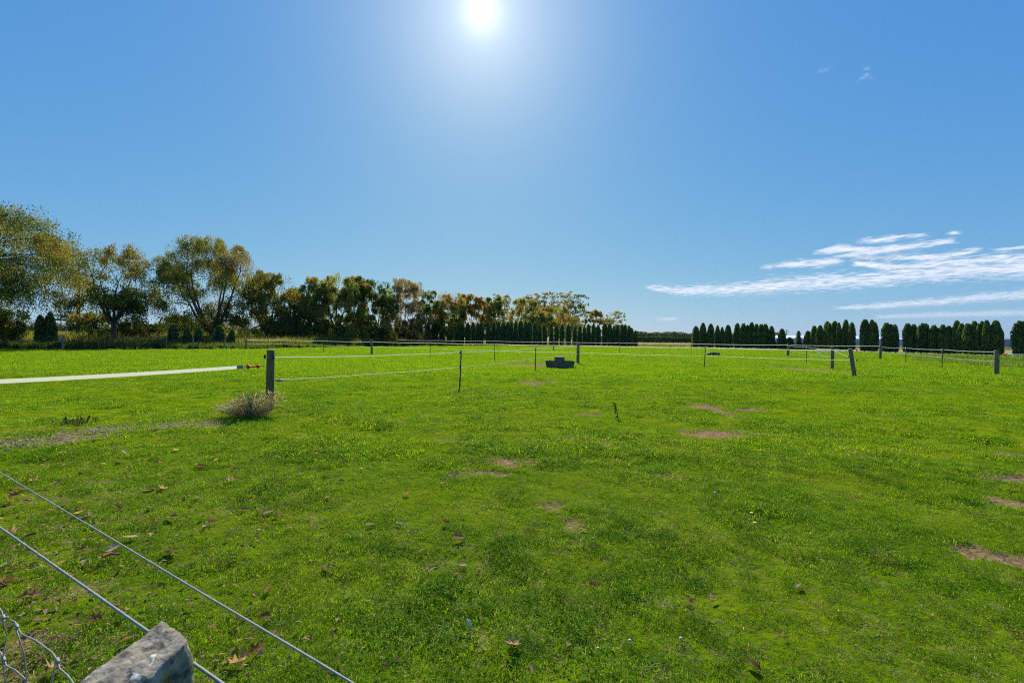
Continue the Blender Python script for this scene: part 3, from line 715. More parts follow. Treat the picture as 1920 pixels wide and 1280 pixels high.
CYP = [cyp_mesh(900, [(0, 0, 1, 1)]), cyp_mesh(901, [(0, 0, 1, .95)], conic=.12), cyp_mesh(902, [(-.16, 0, 1, .85), (.22, .05, .93, .75)]),
       cyp_mesh(903, [(-.2, 0, .93, .75), (.18, 0, 1, .8)]), cyp_mesh(904, [(0, 0, 1, .9)], R0=.66), cyp_mesh(905, [(-.25, .1, .92, .65), (.05, -.1, 1, .7), (.3, .05, .9, .6)]),
       cyp_mesh(906, [(0, 0, 1, 1)], conic=.45), cyp_mesh(907, [(0, 0, 1, 1), (.1, 0, .6, 1.1)], conic=.5, holes=.42, nq=1500),
       cyp_mesh(908, [(0, 0, 1, .95)], conic=.25), cyp_mesh(909, [(.05, 0, 1, .9), (-.18, .1, .8, .55)], conic=.2), cyp_mesh(910, [(0, 0, 1, 1), (.12, 0, .88, .7)], conic=.08)]
def cypress(name, x, y, h, w, label, kind=0, group=None, rz=None):
    rt = root(name, (x, y, 0), label, 'tree', group, random.random() * .5 - .25 if rz is None else rz)
    if kind in (0, 1, 4): kind = random.choice((0, 1, 4, 8, 9, 10))
    fol, cm, tr = CYP[kind]
    rt.rotation_euler.x = random.gauss(0, .012); rt.rotation_euler.y = random.gauss(0, .016)
    sc = (w / 1.32, w / 1.32 * random.uniform(.85, 1.1), h / 5.0)
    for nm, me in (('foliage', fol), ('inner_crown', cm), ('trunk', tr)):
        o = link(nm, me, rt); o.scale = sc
    return rt
ordn = ['first', 'second', 'third', 'fourth', 'fifth', 'sixth', 'seventh', 'eighth', 'ninth', 'tenth', 'eleventh', 'twelfth', 'thirteenth', 'fourteenth', 'fifteenth', 'sixteenth', 'seventeenth', 'eighteenth', 'nineteenth', 'twentieth',
        'twenty-first', 'twenty-second', 'twenty-third', 'twenty-fourth', 'twenty-fifth', 'twenty-sixth', 'twenty-seventh', 'twenty-eighth', 'twenty-ninth', 'thirtieth', 'thirty-first', 'thirty-second', 'thirty-third', 'thirty-fourth', 'thirty-fifth', 'thirty-sixth', 'thirty-seventh', 'thirty-eighth']
# middle row, seen as dark columns under the autumn trees
mid_px = [866, 877, 888, 896, 902, 916, 925, 934, 943, 951, 959, 966, 976, 985, 993, 1003, 1012, 1022, 1034, 1043, 1053, 1066, 1077, 1087, 1096, 1104, 1113, 1122, 1133, 1143, 1151, 1158, 1166, 1172, 1179, 1184, 1192]
mid_top = [607, 606, 605, 606, 605, 604, 603, 604, 605, 604, 604, 603, 602, 602, 603, 604, 608, 609, 608, 609, 609, 609, 613, 612, 612, 608, 607, 611, 606, 607, 612, 610, 609, 609, 611, 615, 620]
for i, (px, py) in enumerate(zip(mid_px, mid_top)):
    Y = 107 + random.uniform(-.5, .5); p = at(px, Y)
    lab = '%s dark cypress from the left in the middle row under the autumn trees' % ordn[i] if i < 19 else '%s dark cypress from the right in the middle row under the autumn trees' % ordn[len(mid_px) - 1 - i]
    cypress('cypress_tree', p.x, p.y, topz(px, py, Y) , random.uniform(.98, 1.35), lab, random.choice([0, 1, 1, 4, 6]), 'middle row of dark cypresses')
# shaded continuation to the left
for i in range(26):
    f = i / 25; px = 508 + (857 - 508) * f; Y = 86 + 20 * f; p = at(px, Y)
    cypress('cypress_tree', p.x, p.y, topz(px, random.uniform(598, 606), Y), random.uniform(1.3, 1.75), ('%s dark cypress from the left in the shaded hedge line under the trees' % ordn[i] if i < 13 else '%s dark cypress from the right in the shaded hedge line under the trees' % ordn[25 - i]), random.choice([0, 1, 4, 6]), 'shaded cypresses under the tree belt')
# right-hand rows: px, top, width px, form
RIGHT = [(1303.5, 612, 12, 0), (1318, 606.5, 12.5, 1), (1332, 608, 14, 1), (1345.5, 611, 9, 1), (1353.5, 614, 9, 0), (1365.5, 610, 14, 6), (1382, 607, 12.5, 1), (1393, 607, 10, 0), (1401, 610, 10, 6), (1409, 605, 10, 0), (1418, 608, 10, 1), (1427, 608.5, 12, 4), (1435, 608, 10, 1),
         (1446.6, 612, 17, 7), (1466, 617, 14, 6), (1481, 633, 14, 6), (1498, 621, 13, 7), (1515, 621, 14, 6), (1526, 612, 12, 1), (1536, 611, 13, 0), (1549.5, 603.5, 12, 0), (1557, 607, 9, 0), (1566, 603, 12, 0), (1574, 606, 10, 1), (1586, 601, 13, 4), (1597, 605.5, 11, 0),
         (1621.5, 600, 14, 4), (1633.6, 601, 12, 0), (1641, 605, 10, 0), (1662, 606, 13, 4), (1669, 608.5, 14, 5), (1679, 609, 11, 0), (1702.5, 607, 13, 4), (1713, 609, 12, 1), (1727, 607, 14, 3), (1738, 607.5, 13, 4), (1751, 610.5, 13, 0), (1760, 616, 10, 0), (1768.5, 609.5, 12, 4), (1779.5, 612, 16, 6),
         (1793, 602, 14, 4), (1802.5, 607.5, 12, 0), (1814.5, 608, 15, 4), (1825, 613, 11, 0), (1829.5, 603.5, 15, 4), (1841, 603, 14, 5), (1850.5, 602, 13, 0), (1864.5, 602.5, 17, 4), (1875, 615, 11, 0), (1908, 602.5, 17, 5), (1919, 604, 15, 0), (1941, 603, 18, 4)]
for i, (px, py, w, k) in enumerate(RIGHT):
    Y = float(np.interp(px, [1300, 1600, 1860, 1950], [100, 71, 56, 53])) + random.uniform(-.3, .3); p = at(px, Y)
    if i == len(RIGHT) - 1: lab = 'cypress just past the right edge of the picture'
    elif i < 13: lab = '%s cypress from the left end of the right-hand row' % ordn[i]
    elif i == 13: lab = 'gappy conical cypress with sky showing through its crown'
    elif i == 14: lab = 'pointed cypress standing alone right of the gappy conical one'
    elif i == 15: lab = 'very short bushy cypress, lowest in the right-hand row'
    elif i == 16: lab = 'crooked thin cypress next to the very short bushy one'
    elif i < 26: lab = '%s cypress after the crooked thin one, left of the first gap with blue shed' % ordn[i - 17]
    elif i < 29: lab = '%s cypress of the group of three standing in front of the blue shed' % ordn[i - 26]
    elif i < 32: lab = '%s cypress of the group just left of the right end of the blue shed' % ordn[i - 29]
    elif i < 49: lab = '%s cypress of the long group right of the blue shed' % ordn[i - 32]
    else: lab = '%s cypress after the gap with the orange blocks' % ordn[i - 49]
    cypress('cypress_tree', p.x, p.y, topz(px, py, Y), w / FPX * Y * 1.12, lab, k, 'right-hand row of cypresses', 0.0 if k in (2, 3, 5) else None)
# twin dark cypress at the left and the small black-green conifers
p = at(76, 50); cypress('cypress_tree', p.x, p.y, topz(78, 592, 50), 1.15, 'left half of the twin dark cypresses by the pale fence post', 1, 'twin dark cypresses')
p = at(93, 50.4); cypress('cypress_tree', p.x, p.y, topz(92, 586, 50), 1.3, 'right, taller half of the twin dark cypresses by the pale fence post', 6, 'twin dark cypresses')
for i, (px, py, w) in enumerate(((325, 609, 21), (351, 616, 17), (373, 616, 18), (413, 611, 22), (435, 618, 14))):
    Y = 56 + i * .8; p = at(px, Y)
    cypress('small_conifer', p.x, p.y, topz(px, py, Y), w / FPX * Y * 1.05, ['small black-green conifer, tallest on the left of the wide tree trunk', 'small black-green conifer, lowest of those left of the wide tree trunk', 'small black-green conifer just left of the wide tree trunk',
             'small black-green conifer just right of the wide tree trunk', 'smallest black-green conifer beside the end post of the tape fence'][i], 6, 'small conifers behind the netting fence')

# ------------------------------------------------------------------ far land
def treeline(name, x0, x1, Y, h, seed, n, leaf, label, c1, c2, depth=14, wav=.25, dy=0):
    r = np.random.default_rng(seed); x = r.uniform(x0, x1, n)
    top = h * (1 - wav + wav * 2 * fbm(x / (h * 1.1), x * 0 + seed, seed, 3))
    z = top * r.random(n) ** .75; yy = Y + dy * (x - x0) / (x1 - x0) + r.uniform(0, depth, n) * (1 - .5 * z / h)
    P = np.stack([x, yy, z], -1); V, F = leaf_quads(P, leaf, seed, .8, .2)
    g = fbm(x / h, z / h * 2, seed + 4, 3)[:, None]
    C = np.array(c1) * (1 - g) + np.array(c2) * g; C = C * r.uniform(.7, 1.3, n)[:, None]; C = np.repeat(np.hstack([C, np.ones((n, 1))]), 4, 0)
    o = link(name, mesh_np(name, V, F, M_far, {'col': ('FLOAT_COLOR', C)}))
    return tag(o, label, 'trees', kind='stuff')
treeline('distant_woods', 90, 260, 430, 9.2, 71, 15000, 1.5, 'pale green distant wood on the horizon right of the cypress row', (.14, .19, .08), (.28, .31, .15))
treeline('distant_hedge', 60, 240, 340, 4.2, 72, 12000, 1.1, 'dark low hedge in front of the distant wood', (.05, .10, .03), (.10, .16, .045), depth=5, wav=.12)
treeline('distant_woods', -620, -60, 330, 8.5, 73, 20000, 1.9, 'dull green distant wood low on the horizon behind the left trees', (.05, .08, .035), (.12, .14, .06), wav=.4)
treeline('distant_woods', 180, 1300, 900, 8, 74, 16000, 3.2, 'very far grey-green tree line behind the blue shed', (.06, .09, .05), (.12, .14, .08), wav=.5)
def pine():
    p = at(125, 240); rt = root('flat_topped_pine', p, 'far flat-topped pine with layered branches left of the power pole', 'tree')
    tb = MB(); r = np.random.default_rng(5)
    for dx in (-3.2, 0, 3.5): tb.tube([(dx, 0, 0), (dx + .2, 0, 11.5)], [.35, .15], 6)
    link('trunk', tb.mesh('trunk', M_bark), rt)
    P = []
    for dx, dz, w in ((-3.5, 12, 3.2), (0, 13.6, 4.4), (3.6, 12.6, 3.4), (-1.5, 11, 3.6), (4.5, 10.6, 3), (-4.4, 9.6, 2.6), (2, 9.6, 3)):
        q = r.normal(size=(150, 3)) * np.array([w * .5, w * .5, .28]) + np.array([dx, 0, dz]); P.append(q)
    P = np.vstack(P); V, F = leaf_quads(P, .7, 5, .7, .1); C = np.tile([.06, .085, .04, 1], (len(V), 1))
    link('crown', mesh_np('crown', V, F, M_far, {'col': ('FLOAT_COLOR', C)}), rt)
pine()
def hills():
    x = np.linspace(-9000, -1500, 90); Y = 6500
    top = 60 + 125 * np.exp(-((x + 6750) / 900) ** 2) + 90 * np.exp(-((x + 5400) / 700) ** 2) + 70 * np.exp(-((x + 4300) / 800) ** 2) + 14 * (fbm(x / 400, x * 0, 3) - .5) - np.clip((x + 3300) / 12, 0, 70)
    V = []; n = len(x)
    for k, (dy, f) in enumerate(((-500, -.05), (-250, .45), (0, 1), (600, .5), (1200, -.05))):
        V.append(np.stack([x, Y + dy + 0 * x, top * f], -1))
    V = np.vstack(V); F = [(k * n + i, k * n + i + 1, (k + 1) * n + i + 1, (k + 1) * n + i) for k in range(4) for i in range(n - 1)]
    tag(link('hills', mesh_np('hills', V, F, simple('hill_cover', (.06, .09, .04), (.12, .13, .06), .004, 1), smooth=True)), kind='structure')
hills()

def shed():
    Y = 205; x0 = (1452 - 960) / FPX * Y; x1 = (1697 - 960) / FPX * Y
    rt = root('blue_shed', ((x0 + x1) / 2, Y + 8, 0), 'long low pale blue shed with white roof seen between the cypresses', 'building')
    L_ = x1 - x0; w = MB(); w.box((0, 0, 1.6), (L_, 16, 3.2)); link('wall', w.mesh('wall', M_blue), rt)
    rf = MB()
    rf.grid([[(-L_ / 2 - .4, -8.5, 3.2), (-L_ / 2 - .4, 0, 4.6), (-L_ / 2 - .4, 8.5, 3.2)], [(L_ / 2 + .4, -8.5, 3.2), (L_ / 2 + .4, 0, 4.6), (L_ / 2 + .4, 8.5, 3.2)]])
    link('roof', rf.mesh('roof', M_roof), rt)
    rib = MB(); rib.box((0, -8.04, 1.55), (.12, .08, 3.1)); me = rib.mesh('wall_rib', simple('blue_rib', (.2, .36, .52), None, 3, .5))
    for k in range(26):
        link('wall_rib', me, rt, (-L_ / 2 + 1 + k * (L_ - 2) / 25, 0, 0))
    g = MB(); g.box((0, -8.62, 3.15), (L_ + .8, .14, .18)); link('gutter', g.mesh('gutter', M_white), rt)
    Y = 190; rt = root('grey_shed', at(1892, Y) + Vector((6, 6, 0)), 'low grey-blue shed wall in the gap near the right edge', 'building')
    w = MB(); w.box((0, 0, 1.7), (26, 12, 3.4)); link('wall', w.mesh('wall', M_greyclad), rt)
    rf = MB(); rf.grid([[(-13.3, -6.4, 3.4), (-13.3, 0, 4.2), (-13.3, 6.4, 3.4)], [(13.3, -6.4, 3.4), (13.3, 0, 4.2), (13.3, 6.4, 3.4)]]); link('roof', rf.mesh('roof', M_greyclad), rt)
shed()
def pole(px, Y, top_py, label, arms=1, r=.14):
    h = topz(px, top_py, Y); rt = root('power_pole', at(px, Y), label, 'utility pole')
    m = MB(); m.tube([(0, 0, -.1), (0, 0, h)], [r * 1.25, r * .8], 9); link('shaft', m.mesh('shaft', M_pole, True), rt)
    for k in range(arms):
        a = MB(); a.box((0, -.15, h - .35 - .9 * k), (2.2, .12, .14)); ar = link('crossarm', a.mesh('crossarm', M_pole), rt)
        s = MB(); s.tube([(0, -.15, 0), (0, -.15, .2)], [.06, .04], 6); me = s.mesh('insulator', M_white)
        for dx in (-1, -.5, .5, 1): link('insulator', me, ar, (dx, 0, h - .28 - .9 * k))
pole(147, 66, 495, 'tall brown wooden power pole half hidden by weeping foliage', 1, .2)
pole(1475, 260, 618, 'far power pole with two crossarms beside the pointed lone cypress', 2, .2)
pole(1692, 240, 620, 'far power pole with a crossarm over the right end of the blue shed', 1, .2)

# ------------------------------------------------------------------ fences
def post(parent, p, h, r, mat, lean=(0, 0), top=None, label=None, name='post', sides=12):
    m = MB(); rr = np.random.default_rng(int(abs(p[0] * 91 + p[1] * 37)) + 1)
    pts = [(lean[0] * t, lean[1] * t, -.15 + (h + .15) * t) for t in (0, .25, .5, .75, .985, 1)]
    m.tube(pts, [r * 1.04, r * 1.02, r, r * .99, r * .97, r * .90], sides)
    o = link(name, m.mesh(name, mat, False), parent, p)
    if sides > 8:
        o.data.polygons.foreach_set('use_smooth', [len(q.vertices) == 4 for q in o.data.polygons])
    if label: o['label'] = label
    return o
def insulator(parent, p, r=.03):
    m = MB(); m.tube([(0, 0, -.04), (0, 0, -.02), (0, 0, .02), (0, 0, .04)], [r * .6, r, r, r * .6], 7)
    return link('insulator', m.mesh('insulator', M_standard), parent, p)
def tape_run(parent, pts, z, w, sag=.03, wob=.004, seed=1, name='tape', z_list=None):
    r = np.random.default_rng(seed); P = []
    for i in range(len(pts) - 1):
        a = Vector((pts[i][0], pts[i][1], z_list[i] if z_list else z)); b = Vector((pts[i + 1][0], pts[i + 1][1], z_list[i + 1] if z_list else z))
        n = 10
        for k in range(n + (1 if i == len(pts) - 2 else 0)):
            t = k / n; p = a.lerp(b, t); p.z -= 4 * sag * t * (1 - t) + r.normal(0, wob); P.append(p)
    m = MB(); m.ribbon(P, w)
    return link(name, m.mesh(name, M_tape), parent)
def fence_line(label, pts, zt, zl, w=.028, wl=.018, seed=1, lower=True, group='white tape fences round the paddocks', zt_list=None, off=(0, 0)):
    """pts: (px, Y, kind, height[, lean]) ; kind w wood, s thin standard, n no post (shared with another fence)"""
    rt = root('tape_fence', at(pts[0][0], pts[0][1]), label, 'fence', group)
    o3 = rt.location
    W = []
    for q in pts:
        p = at(q[0], q[1]) - o3; W.append((p.x + off[0], p.y + off[1]))
        if q[2] == 'w': post(rt, p, q[3], .075 if len(q) < 6 else q[5], M_wood, q[4] if len(q) > 4 else (0, 0))
        elif q[2] == 's':
            m = MB(); ln = q[4] if len(q) > 4 else (0, 0)
            m.tube([(-ln[0] * .3, 0, -.1), (0, 0, .12), (ln[0] * .5, ln[1] * .5, q[3] * .5), (ln[0], ln[1], q[3])], [.022, .024, .022, .02], 7); link('standard', m.mesh('standard', M_standard, True), rt, p)
        if q[2] != 'n':
            insulator(rt, (p.x, p.y - (.085 if q[2] == 'w' else .03), zt)); 
            if lower: insulator(rt, (p.x, p.y - (.085 if q[2] == 'w' else .03), zl))
    Wt = [(x, y - .09) for x, y in W]
    tape_run(rt, Wt, zt, w, .035, .003, seed, z_list=zt_list)
    if lower: tape_run(rt, Wt, zl, wl, .03, .004, seed + 1, 'lower_tape')
    return rt

P1 = at(506, 9.3)
# near corner post, its own fence line A
A = fence_line('white tape fence running from the thick near post to the water trough', [(506, 9.3, 'n', 0), (863, 14.1, 's', 1.13, (.03, .01)), (1004, 21.6, 's', 1.12, (.02, 0)), (1084, 28.3, 'n', 0)], 1.09, .63, w=.018, wl=.012, seed=3)
pp = P1 - A.location
o = post(A, pp, 1.235, .076, simple('near_post_wood', (.06, .054, .02), (.19, .16, .075), 9, .85, .8, stretch=(7, 7, .5), dist=.012), lean=(.02, 0), label='thick dark weathered corner post', sides=20)
insulator(A, pp + Vector((-.09, -.02, 1.10)), .022); insulator(A, pp + Vector((.09, -.03, 1.09)), .028)
m = MB(); m.tube([(0, 0, 0), (.06, -.01, -.01), (.12, -.02, -.01), (.2, -.02, 0)], [.006, .02, .03, .008], 8); link('tape_connector', m.mesh('tape_connector', M_steel, True), A, pp + Vector((.12, -.05, .63)))
fence_line('long double tape fence crossing from the far left corner post to the leaning post',
           [(462, 53, 'w', 1.28, (0, 0), .10), (531, 53, 's', 1.2), (607, 45, 's', 1.2), (697, 40.6, 'w', 1.36, (0, 0), .10), (807, 37, 's', 1.22), (928, 31, 's', 1.2, (-.02, 0)), (1084, 28.4, 'w', 1.27, (0, 0), .095), (1321, 24.3, 's', 1.18, (.05, 0)), (1604, 20.3, 'w', 1.22, (-.22, .02), .085)],
           1.16, .72, seed=5)
fence_line('farthest tape fence in front of the middle cypress row', [(742, 79, 's', 1.2), (830, 72.5, 's', 1.2), (932, 66, 's', 1.1), (1038, 60, 'w', 1.3, (0, 0), .10), (1161.5, 55, 's', 1.2), (1296, 49, 's', 1.2), (1477, 45, 'w', 1.3, (.1, 0), .12), (1651, 40.7, 'w', 1.26, (0, 0), .10)], 1.2, .72, w=.034, seed=7)
fence_line('tape fence at right from the far corner post to the pale near post', [(1651, 40.7, 'n', 0), (1698.8, 34.6, 's', 1.2), (1767, 27.7, 's', 1.2), (1869, 21.9, 'w', 1.2, (0, 0), .10)], 1.12, .66, w=.032, seed=9)
fence_line('short tape fence from the gate post beside the leaning post back to the far line', [(1561, 25.4, 'w', 1.24, (0, 0), .085), (1512.7, 33, 's', 1.2), (1477, 45, 'n', 0)], 1.12, .68, seed=11)
# gate tapes
def gate(a, b, za, zb, w, label, hl=.24, far=True, handle_mat=M_red, group=None):
    """tape from a to a spring handle hooked on post b"""
    rt = root('gate_tape', (b[0], b[1], 0), label, 'gate', group)
    B = Vector((0, 0, zb)); Av = Vector((a[0] - b[0], a[1] - b[1], za)); d = (Av - B).normalized()
    h0 = B + d * .10; h1 = h0 + d * hl
    s = hl
    m = MB(); m.tube([B + d * .0, B + d * .03 + Vector((0, 0, .015)), h0], [.005, .005, .004], 6); link('hook', m.mesh('hook', M_steel), rt)
    hd = MB(); rad = [.006, .036, .038, .018, .014, .016, .014, .020, .046, .046, .012]; tt = [0, .02, .14, .19, .3, .5, .7, .78, .84, .95, 1]
    hd.tube([h0 + d * s * t for t in tt], [q * hl / .24 for q in rad], 12); link('handle', hd.mesh('handle', handle_mat, True), rt)
    bk = MB(); c0 = h1 + d * .07; 
    bk.tube([h1, c0], [.004, .004], 6); bk.ribbon([c0, c0 + d * .11], w * 1.15, .012); link('buckle', bk.mesh('buckle', M_steel), rt)
    P = []
    L_ = (Av - c0).length
    for k in range(25):
        t = k / 24; p = (c0 + d * .09).lerp(Av, t); p.z -= .05 * 4 * t * (1 - t); P.append(p)
    tp = MB(); tp.ribbon(P, w, .003); link('tape', tp.mesh('tape', M_gtape), rt)
    return rt
e = hit(0, 708, .905)
b0 = P1 + Vector((-.1, -.03, 0)); dirv = (Vector((e.x, e.y, 0)) - b0).normalized(); ga = b0 + dirv * 6.6
zb = EYE - (686 - hor(495)) / FPX * 9.3
gate((ga.x, ga.y), (b0.x, b0.y), .90, zb, .060, 'broad white gate tape with a red insulated handle hooked to the near corner post')
gp = root('gate_post', ga + Vector((dirv.x * .09, dirv.y * .09, 0)), 'wooden post outside the left edge holding the broad gate tape', 'post'); post(gp, (0, 0, 0), 1.2, .075, M_wood, name='shaft')
ps = at(1600, 20.3); pd = at(1561, 25.4)
gate((pd.x, pd.y - .1), (ps.x - .17, ps.y), 1.08, .86, .035, 'short gate tape hooked between the leaning post and the post behind it', hl=.16, handle_mat=M_standard)

def netting_fence(label, pts, nwires=5, htop=1.05, mat_w=M_rust):
    rt = root('netting_fence', at(*pts[0][:2]), label, 'fence')
    W = []
    for q in pts:
        p = at(q[0], q[1]) - rt.location; W.append(p)
        if q[2] == 'w': post(rt, p, q[3], q[4], M_wood_pale, sides=9)
        elif q[2] == 'd': post(rt, p, q[3], q[4], M_wood, sides=7)
    for k in range(nwires):
        m = MB(); z = .12 + (htop - .12) * k / (nwires - 1)
        m.tube([(p.x, p.y, z) for p in W], .006, 4); link('wire', m.mesh('wire', mat_w), rt)
    st = MB()
    for i in range(len(W) - 1):
        n = int((W[i + 1] - W[i]).length / .45)
        for k in range(1, n):
            p = W[i].lerp(W[i + 1], k / n); st.box((p.x, p.y, (htop + .12) / 2), (.008, .008, htop - .12))
    tag(link('stay_wires', st.mesh('stay_wires', mat_w), rt), kind='stuff')
netting_fence('wire netting fence along the left boundary under the trees', [(-260, 38, 'w', 1.3, .07), (-70, 43, 'w', 1.3, .07), (40, 44.5, 'd', 1.15, .04), (118, 45.7, 'w', 1.52, .09), (185, 47.5, 'd', 1.2, .035), (258, 49, 'd', 1.35, .045), (312, 50, 'd', 1.45, .06), (362, 51, 'w', 1.3, .05), (422, 52.3, 'w', 1.25, .06), (450, 53, 'n', 1)])
netting_fence('old post and wire fence in the shade in front of the dark hedge line', [(500, 66, 'w', 1.0, .05), (553, 74, 'w', 1.15, .07), (612, 80, 'd', 1.1, .05), (676, 85, 'w', 1.05, .05), (740, 91, 'w', 1.1, .07), (795, 97, 'd', 1.1, .05)], 4, 1.0)

# near fence: concrete post, strained wires and netting
def near_fence():
    zt = 1.05
    Aq, Bq, Cq, Dq = hit(309, 1161, zt), hit(366, 1203, zt), hit(212, 1306, zt - .004), hit(118, 1303, zt - .004)
    ctr = (Aq + Bq + Cq + Dq) / 4; base = Vector((ctr.x, ctr.y, 0))
    rt = root('wire_fence', base, 'near fence of lichened concrete post, two strained wires and kinked steel netting', 'fence')
    # rough block
    n = 14; V = []; F = []; r = np.random.default_rng(3)
    cor = [Aq - base, Bq - base, Cq - base, Dq - base]
    def edge(u):   # perimeter point, corners rounded
        k = int(u * 4) % 4; f = u * 4 - int(u * 4); a, b = cor[k], cor[(k + 1) % 4]
        return a.lerp(b, f)
    m_ = 48; rings = []
    cen = sum(cor, Vector()) / 4
    def nz(p, s): return float(fbm(np.array([p.x * s + p.z * s * .7]), np.array([p.y * s - p.z * s * .5 + 5]), 9, 4)[0]) - .5
    for z, k in [(0, 1.0)] + [(zz, 1.0) for zz in np.linspace(.3, zt - .03, 12)] + [(zt - .018, 1.0), (zt - .008, .985), (zt - .002, .955), (zt, .9), (zt, .75), (zt, .55), (zt, .35), (zt, .12)]:
        ring = []
        for j in range(m_):
            u = j / m_; p = edge(u); f = (u * 4) % 1; rd = min(f, 1 - f)
            q = cen.lerp(p, k * (1 - .05 * max(0, 1 - rd / .10) ** 2)); tz = p.z - cen.z
            q = Vector((q.x, q.y, z + (p.z - cen.z) * k * (1 if z > .5 else 0)))
            d = nz(q, 22) * .016 + nz(q, 70) * .006; dirn = Vector((q.x - cen.x, q.y - cen.y, 0)).normalized()
            if k > .9: q += dirn * d
            if z > zt - .02: q.z += nz(q, 30) * .022 + nz(q, 90) * .008 - (.010 if k > .95 else 0)
            ring.append(q)
        rings.append(ring)
    mb = MB(); mb.grid(rings); link('post', mb.mesh('post', M_postc, True), rt)
    # wires: level lines through two picture directions
    def wire(pa, pb, z, rad, ext_a, ext_b, nm='wire', seed=0):
        a, b = hit(*pa, z), hit(*pb, z); d = b - a
        a2 = a - d * ext_a; b2 = b + d * ext_b; m = MB(); rr = np.random.default_rng(seed)
        m.tube([a2.lerp(b2, t) - base + Vector((0, 0, float(rr.normal(0, .0006)))) for t in np.linspace(0, 1, 26)], rad, 8)
        link(nm, m.mesh(nm, M_steel, True), rt)
    wire((0, 885), (660, 1280), 1.02, .0017, 3.0, .7)
    wire((0, 988), (270, 1178), 1.012, .0023, 4.0, 2.2)
    # netting in the same plane
    a, b = hit(0, 988, 1.012), hit(270, 1178, 1.012); d = (b - a); d.z = 0; d.normalize()
    o0 = Vector((hit(0, 1143, .775).x, hit(0, 1143, .775).y, 0)); rr = np.random.default_rng(4)
    zs = [.775, .655, .535, .415, .295, .16]
    ss = [-3.2 + .17 * k for k in range(26)]
    K = {}
    for i, s in enumerate(ss):
        for j, z in enumerate(zs): K[i, j] = o0 + d * (s + rr.normal(0, .02)) + Vector((rr.normal(0, .004), rr.normal(0, .004), z + rr.normal(0, .010)))
    end = [(q - base) for q in (o0 + d * 1.03,)]
    nt_ = link('netting', MB().mesh('netting', M_steel), rt); nt_.location = (0, 0, 0)
    for j in range(len(zs)):
        pts = []; m = MB()
        for i in range(len(ss)):
            p = K[i, j]; pts.append(p)
            if i < len(ss) - 1:
                q = K[i + 1, j]; pts += [p.lerp(q, .12) + Vector((0, 0, -.010)), p.lerp(q, .5) + Vector((0, 0, .004)), p.lerp(q, .88) + Vector((0, 0, .008))]
        m.tube([p - base for p in pts], .0017, 7); link('line_wire', m.mesh('line_wire', M_steel, True), nt_)
    kn = MB(); kn.tube([(-.009, 0, 0), (-.004, 0, .002), (.004, 0, -.002), (.009, 0, 0)], [.0026, .0040, .0040, .0026], 8); kme = kn.mesh('knot', M_steel, True)
    ang = math.atan2(d.y, d.x)
    for i in range(len(ss)):
        m = MB(); pts = []
        for j in range(len(zs)):
            pts.append(K[i, j] + Vector((0, -.003, 0)))
            if j < len(zs) - 1: pts.append(K[i, j].lerp(K[i, j + 1], .5) + Vector((rr.normal(0, .007), rr.normal(0, .007), 0)))
        m.tube([p - base for p in pts], .0014, 6); link('stay_wire', m.mesh('stay_wire', M_steel, True), nt_)
        if i > 9:
            for j in range(len(zs) - 1):
                k = link('knot', kme, nt_, K[i, j] - base); k.rotation_euler = (0, 0, ang)
near_fence()

